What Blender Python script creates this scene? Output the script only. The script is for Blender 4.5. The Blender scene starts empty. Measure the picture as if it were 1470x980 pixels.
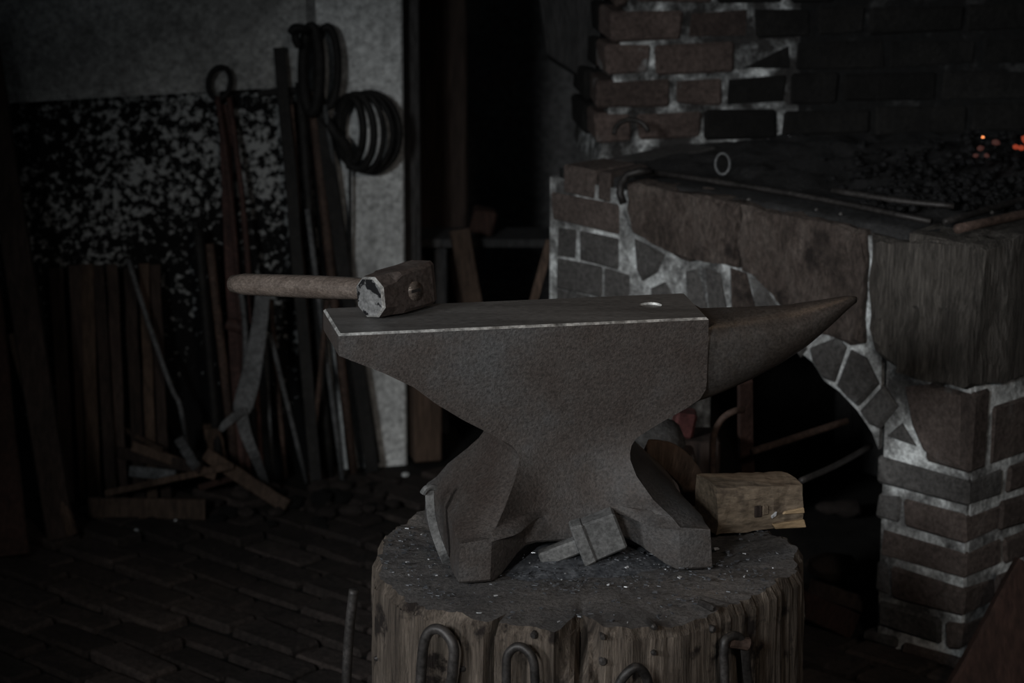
import bpy, bmesh, math, random
from mathutils import Vector, Matrix, noise
random.seed(7)
R = random.Random(11)
scene = bpy.context.scene
COL = scene.collection

# ------------------------------------------------------------------ camera, world, lights, exposure
F, PITCH, H = 3900.0, math.radians(14.3), 1.8
CP, SP = math.cos(PITCH), math.sin(PITCH)
cam_d = bpy.data.cameras.new('camera'); cam = bpy.data.objects.new('camera', cam_d); COL.objects.link(cam)
cam.location = (0, 0, H); cam.rotation_euler = (math.pi/2 - PITCH, 0, 0)
cam_d.sensor_width = 36; cam_d.lens = 36*F/1470; cam_d.clip_end = 60
cam_d.dof.use_dof = True; cam_d.dof.focus_distance = 3.92; cam_d.dof.aperture_fstop = 6.0
scene.camera = cam

w = bpy.data.worlds.new('world'); scene.world = w; w.use_nodes = True
w.node_tree.nodes['Background'].inputs[0].default_value = (.80, .92, 1, 1)
w.node_tree.nodes['Background'].inputs[1].default_value = .0065

def look(o, target):
    o.rotation_euler = (Vector(target)-o.location).to_track_quat('-Z', 'Y').to_euler()
ld = bpy.data.lights.new('front_key_spot', 'SPOT'); lo = bpy.data.objects.new('front_key_spot', ld); COL.objects.link(lo)  # unseen key from the camera side; cone narrowed to dim the frame edges
lo.location = (-1.7, -1.0, 2.5); look(lo, (.12, 4.41, .63))
ld.energy = 148; ld.color = (.95, .985, 1); ld.spot_size = math.radians(26.5); ld.spot_blend = 1; ld.shadow_soft_size = .38
ld4 = bpy.data.lights.new('horn_glint_spot', 'SPOT'); lo4 = bpy.data.objects.new('horn_glint_spot', ld4); COL.objects.link(lo4)  # unseen warm spot, added for the highlight along the horn
lo4.location = (.46, 4.35, 2.7); look(lo4, (.40, 3.95, .8))
ld4.energy = 3.6; ld4.color = (1, .70, .46); ld4.spot_size = math.radians(42); ld4.spot_blend = 1; ld4.shadow_soft_size = .05
ld3 = bpy.data.lights.new('left_fill_spot', 'SPOT'); lo3 = bpy.data.objects.new('left_fill_spot', ld3); COL.objects.link(lo3)  # unseen fill, added to brighten the sides that face left
lo3.location = (-2.7, 1.5, 1.7); look(lo3, (.05, 3.95, .62))
ld3.energy = 98; ld3.color = (.96, .985, 1); ld3.spot_size = math.radians(34); ld3.spot_blend = 1; ld3.shadow_soft_size = .3
ld2 = bpy.data.lights.new('warm_fill_spot', 'SPOT'); lo2 = bpy.data.objects.new('warm_fill_spot', ld2); COL.objects.link(lo2)  # unseen warm fill, added to lift the dark behind the anvil
lo2.location = (1.15, .4, 2.5); look(lo2, (.32, 4.0, .60))
ld2.energy = 26; ld2.color = (1, .86, .74); ld2.spot_size = math.radians(30); ld2.spot_blend = 1; ld2.shadow_soft_size = .15

vs = scene.view_settings
vs.view_transform = 'Standard'; vs.look = 'None'; vs.gamma = 1; vs.exposure = 1.3; vs.use_curve_mapping = False

# ------------------------------------------------------------------ geometry helpers
def ray(px, py):
    a = (px-735)/F; b = (py-490)/F
    return Vector((a, CP-b*SP, -SP-b*CP))
EYE = Vector((0, 0, H))
def Uz(px, py, z=0.0):                       # point of the photograph at height z
    r = ray(px, py); return EYE + r*((z-H)/r.z)
def Uy(px, py, y):                           # ... at distance y
    r = ray(px, py); return EYE + r*(y/r.y)
def Up(px, py, p0, n):                       # ... on a plane
    r = ray(px, py); return EYE + r*((p0-EYE).dot(n)/r.dot(n))

def link(o, parent=None):
    COL.objects.link(o)
    if parent is not None:
        o.parent = parent
        o.matrix_parent_inverse = parent.matrix_basis.inverted()
    return o
def thing(name, label, cat, loc=(0, 0, 0), group=None, rotz=0):
    o = bpy.data.objects.new(name, None); o.empty_display_size = .05
    o.location = loc; o.rotation_euler = (0, 0, rotz); COL.objects.link(o)
    return tag(o, label, cat, group)
def tag(o, label, cat, group=None):
    o['label'] = label; o['category'] = cat
    if group: o['group'] = group
    return o
def mk(name, bm, mats, parent=None, smooth=False, local=False):
    """bmesh in world space -> one object with its origin at the middle of the mesh"""
    bmesh.ops.recalc_face_normals(bm, faces=bm.faces)
    me = bpy.data.meshes.new(name)
    c = Vector((0, 0, 0))
    if not local:
        lo_ = Vector((min(v.co[i] for v in bm.verts) for i in range(3)))
        hi_ = Vector((max(v.co[i] for v in bm.verts) for i in range(3)))
        c = (lo_+hi_)/2
        for v in bm.verts: v.co -= c
    for f in bm.faces: f.smooth = smooth
    bm.to_mesh(me); bm.free()
    for m in (mats if isinstance(mats, (list, tuple)) else [mats]): me.materials.append(m)
    o = bpy.data.objects.new(name, me); o.location = c
    return link(o, parent)
def struct(o): o['kind'] = 'structure'; return o
def stuff(o): o['kind'] = 'stuff'; return o

def hexa(bm, pts, bev=0.0):
    """pts: 4 bottom + 4 top corners"""
    t = bmesh.new()
    v = [t.verts.new(p) for p in pts]
    for q in ((3, 2, 1, 0), (4, 5, 6, 7), (0, 1, 5, 4), (1, 2, 6, 5), (2, 3, 7, 6), (3, 0, 4, 7)):
        t.faces.new([v[i] for i in q])
    if bev: bmesh.ops.bevel(t, geom=t.edges[:], offset=bev, segments=1, affect='EDGES')
    join(bm, t); return bm
def join(bm, t):
    m = {}
    for v in t.verts: m[v] = bm.verts.new(v.co)
    for f in t.faces:
        nf = bm.faces.new([m[v] for v in f.verts]); nf.material_index = f.material_index
    t.free()
def box(sx, sy, sz, bev=0, M=None, jit=0):
    bm = bmesh.new(); x, y, z = sx/2, sy/2, sz/2
    pts = [Vector(p) + Vector((R.uniform(-jit, jit) for _ in range(3))) for p in
           ((-x, -y, -z), (x, -y, -z), (x, y, -z), (-x, y, -z), (-x, -y, z), (x, -y, z), (x, y, z), (-x, y, z))]
    if M is not None: pts = [M @ p for p in pts]
    return hexa(bm, pts, bev)
def loft(bm, rings, cap=True, close=True):
    vr = [[bm.verts.new(p) for p in r] for r in rings]
    n = len(vr[0])
    for a, b in zip(vr, vr[1:]):
        for i in range(n if close else n-1):
            bm.faces.new((a[i], a[(i+1) % n], b[(i+1) % n], b[i]))
    if cap:
        bm.faces.new(vr[0][::-1]); bm.faces.new(vr[-1])
    return vr
def smooth_path(pts, n=8):
    pts = [Vector(p) for p in pts]
    if len(pts) < 3: return pts
    out = []
    for i in range(len(pts)-1):
        p0 = pts[max(i-1, 0)]; p1 = pts[i]; p2 = pts[i+1]; p3 = pts[min(i+2, len(pts)-1)]
        for k in range(n):
            t = k/n
            out.append(.5*((2*p1)+(p2-p0)*t+(2*p0-5*p1+4*p2-p3)*t*t+(3*p1-p0-3*p2+p3)*t**3))
    out.append(pts[-1]); return out
def tube(bm, pts, r, n=10, flat=None, close=False):
    """sweep; r number or list; flat=(w,t,sidevec) gives a rectangular bar"""
    pts = [Vector(p) for p in pts]
    rings = []
    up = Vector((.13, -1, .21)).normalized()
    L = len(pts)
    for i, p in enumerate(pts):
        if close: d = pts[(i+1) % L]-pts[i-1]
        else: d = pts[min(i+1, L-1)]-pts[max(i-1, 0)]
        d.normalize()
        s = d.cross(up); s.normalize(); u = s.cross(d)
        rr = r[i] if isinstance(r, (list, tuple)) else r
        if flat:
            a, b = flat[0]/2, flat[1]/2; k = .75
            sh = [(a, b*k), (a*.9, b), (-a*.9, b), (-a, b*k), (-a, -b*k), (-a*.9, -b), (a*.9, -b), (a, -b*k)]
            rings.append([p+s*x*rr+u*y*rr for x, y in sh])
        else:
            rings.append([p+s*math.cos(2*math.pi*k/n)*rr+u*math.sin(2*math.pi*k/n)*rr for k in range(n)])
    if close: loft(bm, rings+[rings[0]], cap=False)
    else: loft(bm, rings)
    if close: bmesh.ops.remove_doubles(bm, verts=bm.verts, dist=1e-6)
    return bm
def beam(p0, p1, wd, th, seg=7, jit=.0015, taper=1.0):
    """rough sawn bar from p0 to p1, broad side to the room"""
    bm = bmesh.new(); p0, p1 = Vector(p0), Vector(p1)
    pts = [p0.lerp(p1, i/seg)+Vector((R.uniform(-jit, jit), R.uniform(-jit, jit), 0)) for i in range(seg+1)]
    rr = [1+(taper-1)*i/seg+R.uniform(-.03, .03) for i in range(seg+1)]
    return tube(bm, pts, rr, flat=(wd, th))
def prism(poly, back, bev=.004, front_jit=.002):
    """polygon (world points, front face) pushed back along `back`"""
    bm = bmesh.new(); n = len(poly)
    nb = -back.normalized()
    a = [bm.verts.new(p+nb*R.uniform(-front_jit, front_jit)) for p in poly]; b = [bm.verts.new(p+back) for p in poly]
    top = bm.faces.new(a); bm.faces.new(b[::-1])
    for i in range(n): bm.faces.new((a[i], b[i], b[(i+1) % n], a[(i+1) % n]))
    if bev: bmesh.ops.bevel(bm, geom=list(top.edges), offset=bev, segments=1, affect='EDGES')
    bmesh.ops.triangulate(bm, faces=[f for f in bm.faces if len(f.verts) > 4])
    return bm
def fbm(p, s=1, o=3): return noise.fractal(Vector(p)*s, .6, 2.0, o)

# ------------------------------------------------------------------ materials
def nodes_of(name):
    m = bpy.data.materials.new(name); m.use_nodes = True
    nt = m.node_tree; b = nt.nodes['Principled BSDF']
    return m, nt, b
def N(nt, t, **kw):
    n = nt.nodes.new(t)
    for k, v in kw.items():
        if hasattr(n, k): setattr(n, k, v)
        else: n.inputs[k.replace('_', ' ').title() if k.replace('_', ' ').title() in n.inputs else k].default_value = v
    return n
def ramp(nt, stops):
    n = nt.nodes.new('ShaderNodeValToRGB'); e = n.color_ramp.elements
    while len(e) < len(stops): e.new(.5)
    for k, (p, c) in enumerate(stops):
        e[k].position = p; e[k].color = (*c, 1) if len(c) == 3 else c
    return n
def mat(name, stops, scale=8, stretch=(1, 1, 1), rough=.8, metal=0, bump=.3, fine=90, spec=.3, vary=.25, bdist=.004,
        spots=None, rrange=.12, distort=0.0):
    """colour from two noises, fine relief, brightness that varies from piece to piece; spots=(colour, scale, lo, hi)"""
    m, nt, b = nodes_of(name); L = nt.links.new
    tc = N(nt, 'ShaderNodeTexCoord'); oi = N(nt, 'ShaderNodeObjectInfo')
    off = N(nt, 'ShaderNodeVectorMath', operation='SCALE'); off.inputs[0].default_value = (17, 31, 23); L(oi.outputs['Random'], off.inputs['Scale'])
    ad = N(nt, 'ShaderNodeVectorMath', operation='ADD'); L(tc.outputs['Object'], ad.inputs[0]); L(off.outputs[0], ad.inputs[1])
    mp = N(nt, 'ShaderNodeMapping'); mp.inputs['Scale'].default_value = stretch; L(ad.outputs[0], mp.inputs[0])
    n1 = N(nt, 'ShaderNodeTexNoise'); n1.inputs['Scale'].default_value = scale; n1.inputs['Detail'].default_value = 9; n1.inputs['Roughness'].default_value = .68
    n1.inputs['Distortion'].default_value = distort
    L(mp.outputs[0], n1.inputs['Vector'])
    r1 = ramp(nt, stops); L(n1.outputs['Fac'], r1.inputs[0])
    n2 = N(nt, 'ShaderNodeTexNoise'); n2.inputs['Scale'].default_value = fine; n2.inputs['Detail'].default_value = 5; n2.inputs['Roughness'].default_value = .7
    L(mp.outputs[0], n2.inputs['Vector'])
    r2 = ramp(nt, [(.28, (.42, .42, .42)), (.72, (1.55, 1.55, 1.55))]); L(n2.outputs['Fac'], r2.inputs[0])
    mx = N(nt, 'ShaderNodeMix', data_type='RGBA', blend_type='MULTIPLY'); mx.inputs[0].default_value = 1
    L(r1.outputs[0], mx.inputs[6]); L(r2.outputs[0], mx.inputs[7])
    vr = N(nt, 'ShaderNodeMapRange'); vr.inputs['To Min'].default_value = 1-vary; vr.inputs['To Max'].default_value = 1+vary
    L(oi.outputs['Random'], vr.inputs['Value'])
    mv = N(nt, 'ShaderNodeVectorMath', operation='SCALE'); L(mx.outputs[2], mv.inputs[0]); L(vr.outputs[0], mv.inputs['Scale'])
    out = mv.outputs[0]
    if spots:
        n3 = N(nt, 'ShaderNodeTexNoise'); n3.inputs['Scale'].default_value = spots[1]; n3.inputs['Detail'].default_value = 6; n3.inputs['Roughness'].default_value = .62
        L(ad.outputs[0], n3.inputs['Vector'])
        r3 = ramp(nt, [(spots[2], (0, 0, 0)), (spots[3], (1, 1, 1))]); L(n3.outputs['Fac'], r3.inputs[0])
        mm = N(nt, 'ShaderNodeMix', data_type='RGBA'); L(r3.outputs[0], mm.inputs[0]); L(out, mm.inputs[6]); mm.inputs[7].default_value = (*spots[0], 1)
        out = mm.outputs[2]
    L(out, b.inputs['Base Color'])
    rr = N(nt, 'ShaderNodeMapRange'); rr.inputs['To Min'].default_value = rough-rrange; rr.inputs['To Max'].default_value = min(1, rough+rrange)
    L(n2.outputs['Fac'], rr.inputs['Value']); L(rr.outputs[0], b.inputs['Roughness'])
    b.inputs['Metallic'].default_value = metal; b.inputs['Specular IOR Level'].default_value = spec
    sm = N(nt, 'ShaderNodeMath', operation='ADD'); L(n1.outputs['Fac'], sm.inputs[0]); L(n2.outputs['Fac'], sm.inputs[1])
    bp = N(nt, 'ShaderNodeBump'); bp.inputs['Strength'].default_value = bump; bp.inputs['Distance'].default_value = bdist
    L(sm.outputs[0], bp.inputs['Height']); L(bp.outputs[0], b.inputs['Normal'])
    return m
def emis(name, c, s):
    m, nt, b = nodes_of(name)
    b.inputs['Base Color'].default_value = (.02, .015, .012, 1); b.inputs['Emission Color'].default_value = (*c, 1)
    b.inputs['Emission Strength'].default_value = s; b.inputs['Roughness'].default_value = .9
    return m

M = {}
M['anvil'] = mat('anvil_iron', [(.34, (.048, .036, .031)), (.5, (.066, .056, .051)), (.66, (.080, .078, .078))], scale=4.5, rough=.58, metal=.2, bump=.8, fine=230, spec=.4, vary=0, bdist=.0020)
M['horn'] = mat('polished_horn_iron', [(.34, (.056, .043, .037)), (.5, (.078, .067, .06)), (.66, (.092, .088, .086))], scale=5, rough=.40, metal=.3, bump=.35, fine=230, spec=.6, vary=0, bdist=.0012, rrange=.08)
M['anvil_top'] = mat('anvil_face_steel', [(.35, (.10, .096, .093)), (.65, (.17, .166, .162))], scale=9, stretch=(.5, 3, 1), rough=.5, metal=.35, bump=.25, fine=160, vary=0, bdist=.001)
M['worn'] = mat('worn_bright_steel', [(.38, (.22, .21, .2)), (.6, (.8, .8, .78))], scale=28, rough=.42, metal=.55, bump=.15, fine=120, vary=0, bdist=.001)
M['hammer'] = mat('hammer_iron', [(.35, (.075, .055, .048)), (.65, (.12, .10, .092))], scale=14, rough=.55, metal=.35, bump=.4, fine=160, vary=0, bdist=.0012)
M['hammer_face'] = mat('hammer_face_steel', [(.40, (.14, .14, .14)), (.62, (.24, .24, .24))], scale=25, rough=.5, metal=.3, bump=.2, fine=120, vary=0, spots=((.006, .006, .007), 30, .54, .57), bdist=.001)
M['handle'] = mat('handle_wood', [(.3, (.085, .066, .055)), (.7, (.17, .138, .118))], scale=20, stretch=(.25, 3, 3), rough=.27, bump=.10, fine=110, spec=1.0, vary=0, rrange=.05)
M['hardy'] = mat('grey_iron', [(.35, (.10, .10, .10)), (.65, (.15, .15, .148))], scale=18, rough=.7, metal=.15, bump=.35, fine=150, vary=.08, bdist=.001)
M['iron_dark'] = mat('black_iron', [(.35, (.020, .018, .017)), (.65, (.055, .050, .048))], scale=22, rough=.5, metal=.3, bump=.35, fine=140, spec=.45, vary=.2, bdist=.001)
M['iron_wall'] = mat('soot_black_iron', [(.35, (.011, .011, .011)), (.65, (.026, .025, .024))], scale=22, rough=.7, metal=.1, bump=.3, fine=120, vary=.25, bdist=.001)
M['iron_grey'] = mat('grey_forged_iron', [(.35, (.075, .078, .08)), (.65, (.15, .155, .16))], scale=20, rough=.7, metal=.1, bump=.3, fine=120, vary=.15, bdist=.001)
M['iron_rust'] = mat('rusty_iron', [(.35, (.05, .034, .028)), (.65, (.105, .07, .056))], scale=20, rough=.75, metal=.05, bump=.35, fine=120, vary=.25, bdist=.001)
M['iron_red'] = mat('red_rusted_iron', [(.35, (.045, .026, .023)), (.65, (.095, .05, .043))], scale=20, rough=.75, bump=.35, fine=120, vary=.2, bdist=.001)
M['red'] = mat('red_paint', [(.35, (.075, .028, .027)), (.65, (.14, .05, .047))], scale=25, rough=.7, bump=.2, fine=90, vary=0)
M['stump'] = mat('stump_wood', [(.28, (.028, .021, .017)), (.45, (.088, .070, .056)), (.60, (.155, .126, .102)), (.78, (.25, .21, .17))], scale=15, stretch=(1.9, 1.9, .16), rough=.85, bump=1, fine=120, vary=0, bdist=.007, spots=((.018, .013, .011), 15, .55, .62), distort=.5)
M['stump_top'] = mat('sooty_end_grain', [(.3, (.055, .054, .056)), (.6, (.11, .102, .098)), (.75, (.15, .13, .115))], scale=9, rough=.85, bump=.7, fine=170, vary=0, bdist=.004)
M['scale'] = mat('iron_scale', [(.3, (.045, .048, .056)), (.55, (.10, .105, .115)), (.8, (.30, .31, .33))], scale=60, rough=.45, metal=.35, bump=.2, fine=200, vary=0, bdist=.001)
M['scale_bright'] = mat('bright_iron_scale', [(.3, (.45, .46, .48)), (.7, (.85, .87, .9))], scale=60, rough=.4, metal=.3, bump=.2, fine=200, vary=0, bdist=.001)
M['blockwood'] = mat('block_wood', [(.3, (.105, .078, .055)), (.55, (.185, .145, .105)), (.75, (.26, .21, .15))], scale=14, stretch=(.3, 1, 1.6), rough=.8, bump=.6, fine=110, vary=0, bdist=.003, spots=((.06, .045, .035), 16, .56, .70))
M['blockend'] = mat('fresh_split_wood', [(.3, (.26, .18, .10)), (.7, (.46, .34, .21))], scale=18, stretch=(.3, 1, 2), rough=.75, bump=.4, fine=70, vary=0)
M['timber'] = mat('dark_timber', [(.3, (.026, .018, .015)), (.7, (.055, .040, .034))], scale=10, stretch=(2, 2, .2), rough=.9, bump=.5, fine=60, vary=.3)
M['timber_mid'] = mat('brown_timber', [(.3, (.055, .037, .027)), (.7, (.115, .078, .058))], scale=10, stretch=(2, 2, .2), rough=.85, bump=.5, fine=60, vary=.25)
M['timber_red'] = mat('reddish_timber', [(.3, (.032, .018, .014)), (.7, (.062, .034, .027))], scale=10, stretch=(2, 2, .2), rough=.85, bump=.5, fine=60, vary=.1)
M['brick_floor'] = mat('paving_brick', [(.3, (.030, .025, .023)), (.6, (.055, .043, .038)), (.8, (.075, .06, .05))], scale=10, rough=.85, bump=.6, fine=90, vary=.38, bdist=.006)
M['dirt'] = mat('sooty_sand', [(.35, (.008, .0075, .007)), (.7, (.022, .020, .018))], scale=20, rough=.95, bump=.7, fine=150, vary=0)
M['brick_grey'] = mat('grey_brick', [(.3, (.060, .056, .054)), (.6, (.102, .098, .095)), (.8, (.15, .147, .144))], scale=11, rough=.9, bump=.8, fine=110, vary=.2, bdist=.005, spots=((.30, .31, .31), 9, .64, .82))
M['brick_brown'] = mat('brown_brick', [(.3, (.062, .048, .043)), (.6, (.108, .086, .077)), (.8, (.155, .133, .122))], scale=11, rough=.9, bump=.8, fine=110, vary=.25, bdist=.005, spots=((.24, .235, .23), 10, .62, .82))
M['brick_hood'] = mat('hood_brick', [(.3, (.062, .046, .041)), (.6, (.118, .088, .078)), (.8, (.18, .15, .138))], scale=10, rough=.9, bump=.8, fine=110, vary=.4, bdist=.005, spots=((.34, .35, .35), 12, .62, .76))
M['brick_soot_shade'] = mat('sooted_shaded_brick', [(.35, (.005, .0048, .0045)), (.7, (.017, .016, .015))], scale=10, rough=.9, bump=.8, fine=100, vary=.4, bdist=.005)  # soot tone; on the hood it also carries painted corner shade
M['mortar'] = mat('lime_mortar', [(.40, (.085, .084, .083)), (.48, (.30, .305, .302)), (.58, (.80, .83, .83))], scale=7, rough=.95, bump=.8, fine=110, vary=0, bdist=.005)
M['mortar_hood'] = mat('dirty_lime_mortar', [(.46, (.04, .038, .037)), (.54, (.20, .205, .205)), (.64, (.80, .83, .83))], scale=10, rough=.95, bump=.8, fine=90, vary=0, bdist=.005)
M['mortar_soot_shade'] = mat('sooted_shaded_mortar', [(.54, (.010, .010, .010)), (.74, (.08, .08, .08))], scale=11, rough=.95, bump=.6, fine=90, vary=0)
M['stone'] = mat('weathered_hearth_stone', [(.32, (.040, .031, .027)), (.5, (.105, .082, .071)), (.68, (.175, .145, .128))], scale=12, stretch=(1.5, 1.5, .75), rough=.85, bump=1, fine=90, vary=.06, bdist=.012, spots=((.028, .022, .02), 13, .54, .66))
M['stone_near'] = mat('streaked_hearth_stone', [(.30, (.050, .044, .039)), (.5, (.105, .094, .083)), (.70, (.18, .162, .145))], scale=10, stretch=(2.6, 2.6, .26), rough=.85, bump=1, fine=80, vary=.03, bdist=.012)
M['hearth'] = mat('coal_dust', [(.35, (.016, .016, .016)), (.7, (.050, .049, .050))], scale=10, rough=.85, bump=.7, fine=120, vary=0, bdist=.006)
M['coal'] = mat('coal', [(.35, (.007, .007, .007)), (.7, (.020, .020, .021))], scale=30, rough=.9, bump=.5, fine=120, spec=.1, vary=.3)
M['plaster'] = mat('grey_plaster', [(.34, (.42, .43, .43)), (.50, (.66, .68, .68)), (.66, (.82, .845, .845))], scale=2.6, rough=.95, bump=.5, fine=70, vary=0, bdist=.004, spots=((.24, .245, .245), 6, .56, .74))
M['plaster_shaded'] = mat('grey_coat_shaded', [(.34, (.20, .204, .20)), (.50, (.35, .356, .35)), (.66, (.50, .51, .505))], scale=4, rough=.95, bump=.5, fine=70, vary=0, bdist=.004, spots=((.14, .14, .138), 5, .54, .72))  # grey coat tone, darkened in place of light falloff
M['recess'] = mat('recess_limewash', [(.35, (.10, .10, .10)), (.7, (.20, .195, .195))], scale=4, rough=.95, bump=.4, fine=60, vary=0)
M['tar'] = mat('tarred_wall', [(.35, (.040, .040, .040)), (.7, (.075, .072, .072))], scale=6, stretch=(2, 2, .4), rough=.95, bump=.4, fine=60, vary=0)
M['ember'] = emis('ember_orange', (1, .30, .10), .9)
M['ember_red'] = emis('ember_red', (1, .13, .05), .10)
M['ember_ash'] = emis('ember_ash', (1, .33, .27), .016)

# tar wash with flaked white patches: black paint over white lime, flaked off in blotches
def flaked():
    m, nt, b = nodes_of('flaked_black_limewash'); L = nt.links.new
    tc = N(nt, 'ShaderNodeTexCoord')
    n1 = N(nt, 'ShaderNodeTexNoise'); n1.inputs['Scale'].default_value = 62; n1.inputs['Detail'].default_value = 4; n1.inputs['Roughness'].default_value = .6
    L(tc.outputs['Object'], n1.inputs['Vector'])
    n2 = N(nt, 'ShaderNodeTexNoise'); n2.inputs['Scale'].default_value = 5; n2.inputs['Detail'].default_value = 3
    L(tc.outputs['Object'], n2.inputs['Vector'])
    a = N(nt, 'ShaderNodeMath', operation='MULTIPLY_ADD'); a.inputs[1].default_value = .34; L(n2.outputs['Fac'], a.inputs[0]); L(n1.outputs['Fac'], a.inputs[2])
    sx = N(nt, 'ShaderNodeSeparateXYZ'); L(tc.outputs['Object'], sx.inputs[0])
    g0 = N(nt, 'ShaderNodeMath', operation='MULTIPLY_ADD'); g0.inputs[1].default_value = .10; L(sx.outputs['X'], g0.inputs[0]); L(a.outputs[0], g0.inputs[2])
    zc = N(nt, 'ShaderNodeMath', operation='SUBTRACT'); L(sx.outputs['Z'], zc.inputs[1]); zc.inputs[0].default_value = .22
    za = N(nt, 'ShaderNodeMath', operation='MAXIMUM'); za.inputs[1].default_value = 0; L(zc.outputs[0], za.inputs[0])
    g = N(nt, 'ShaderNodeMath', operation='MULTIPLY_ADD'); g.inputs[1].default_value = -.36; L(za.outputs[0], g.inputs[0]); L(g0.outputs[0], g.inputs[2])
    r = ramp(nt, [(.735, (.010, .0102, .0105)), (.77, (.12, .125, .125)), (.87, (.38, .395, .395))]); L(g.outputs[0], r.inputs[0])
    L(r.outputs[0], b.inputs['Base Color']); b.inputs['Roughness'].default_value = .95; b.inputs['Specular IOR Level'].default_value = .1
    bp = N(nt, 'ShaderNodeBump'); bp.inputs['Strength'].default_value = .5; bp.inputs['Distance'].default_value = .004; L(g.outputs[0], bp.inputs['Height']); L(bp.outputs[0], b.inputs['Normal'])
    return m
M['flaked'] = flaked()

# ------------------------------------------------------------------ floor with paving bricks
bm = box(9, 10, .1); bmesh.ops.translate(bm, verts=bm.verts, vec=(0, 4, -.062))
floor = struct(mk('floor', bm, M['dirt']))
fl_vars = []
BL, BW, BH = .182, .088, .05
for k in range(6):
    bm = box(BL-.011, BW-.011, BH, jit=.003); bmesh.ops.bevel(bm, geom=bm.edges[:], offset=.006, segments=1, affect='EDGES')
    me = bpy.data.meshes.new('brick'); bm.to_mesh(me); bm.free(); me.materials.append(M['brick_floor']); fl_vars.append(me)
ang = math.radians(-43); ca, sa = math.cos(ang), math.sin(ang)
STUMP = Vector((.105, 3.815, 0)); SR = .315
cnt = 0
pave = bmesh.new(); NR_ = Vector((math.sqrt(.5), -math.sqrt(.5), 0))
W_FOOT = Uz(585, 660).y
for i in range(-40, 40):
    for j in range(-40, 40):
        a = (j + .5*(i % 2))*BL; b = i*BW
        x = -.2 + a*ca - b*sa; y = 4.95 + a*sa + b*ca
        near = -1.30 < x < .90 and 4.22 < y < 5.95
        if not (-2.2 < x < 2.0 and 2.2 < y < 5.95): continue
        if (Vector((x, y, 0))-STUMP).length < SR+.08: continue
        if y > W_FOOT+.25*(x+.23)-.08 and x < -.2: continue      # wall foot
        fp = Vector((x-.817, y-4.641, 0))
        if fp.dot(NR_) < .03 and fp.dot(Vector((-1, -1, 0)).normalized()) < .03 and x > -.1: continue         # inside the forge
        if not near or cnt >= 298:
            hexa(pave, [Vector((x+(a_*ca-b_*sa), y+(a_*sa+b_*ca), z_+R.uniform(-.003, .003))) for z_ in (-.05, 0) for a_, b_ in ((-.085, -.038), (.085, -.038), (.085, .038), (-.085, .038))])
            continue
        o = bpy.data.objects.new('brick', R.choice(fl_vars))
        o.location = (x, y, -.024+R.uniform(-.006, .005)); o.rotation_euler = (R.uniform(-.03, .03), R.uniform(-.03, .03), ang+R.uniform(-.03, .03))
        link(o, floor); cnt += 1
stuff(mk('paving', pave, M['brick_floor'], floor))
print('floor bricks', cnt)

# ------------------------------------------------------------------ back wall
WA = math.radians(14)
WD = Vector((math.cos(WA), math.sin(WA), 0)); WN = Vector((math.sin(WA), -math.cos(WA), 0))    # along the wall, out of the wall
W0 = Uz(585, 660)
def Wp(px, py, off=0.0): return Up(px, py, W0+WN*off, WN)
def wl(p): return Vector(((p-W0).dot(WD), 0, p.z))
def wallbox(u0, u1, z0, z1, f, bck, bev=0):
    bm = bmesh.new()
    pts = [W0+WD*u+WN*n+Vector((0, 0, z)) for z in (z0, z1) for u, n in ((u0, f), (u1, f), (u1, bck), (u0, bck))]
    return hexa(bm, pts, bev)
def wall_local(name, bm, m, parent=None):
    """keep the mesh axes along the wall so that textures run along it"""
    o = mk(name, bm, m, parent)
    return o
bm = wallbox(-2.6, 0, -.05, 2.9, 0, -.22, .006)
bmesh.ops.subdivide_edges(bm, edges=[e for e in bm.edges if e.calc_length() > .5], cuts=6, use_grid_fill=True)
wall_back = struct(mk('wall_back', bm, M['plaster']))
# black limewash on the lower wall, upper edge ruled, right edge ragged
tl, tr = wl(Wp(15, 156)), wl(Wp(425, 124))
poly = [(-2.55, -.045), (-2.55, tl.z-.02)]
poly += [(tl.x, tl.z), (tr.x, tr.z)]
zz = tr.z
k = 0
while zz > -.04:
    zz -= R.uniform(.02, .05); poly.append((tr.x+R.uniform(-.05, .03)+.05*(1-zz), max(zz, -.045)))
bm = prism([W0+WD*u+WN*.0035+Vector((0, 0, z)) for u, z in poly], -WN*.003, bev=0, front_jit=0)
mk('limewash_coat', bm, M['flaked'], wall_back)
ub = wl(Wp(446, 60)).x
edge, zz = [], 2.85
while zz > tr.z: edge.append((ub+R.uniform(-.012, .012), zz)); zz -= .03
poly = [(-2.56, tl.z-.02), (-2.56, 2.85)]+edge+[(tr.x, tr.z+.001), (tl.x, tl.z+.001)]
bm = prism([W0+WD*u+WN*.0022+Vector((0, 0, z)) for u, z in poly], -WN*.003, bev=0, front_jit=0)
mk('shaded_grey_coat', bm, M['plaster_shaded'], wall_back)  # grey coat; its dark tone also paints the dim upper left corner
# dark room behind: recess wall, side wall, jamb board
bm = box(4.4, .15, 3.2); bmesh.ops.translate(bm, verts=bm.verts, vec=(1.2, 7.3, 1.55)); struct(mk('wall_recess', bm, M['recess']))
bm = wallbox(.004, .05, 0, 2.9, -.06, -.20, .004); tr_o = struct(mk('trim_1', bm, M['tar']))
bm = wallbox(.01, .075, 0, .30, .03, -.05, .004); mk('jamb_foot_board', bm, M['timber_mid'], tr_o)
bm = box(.13, .1, 2.9, .006); bmesh.ops.translate(bm, verts=bm.verts, vec=(-.17, 6.35, 1.45)); struct(mk('trim_2', bm, M['timber']))

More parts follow.
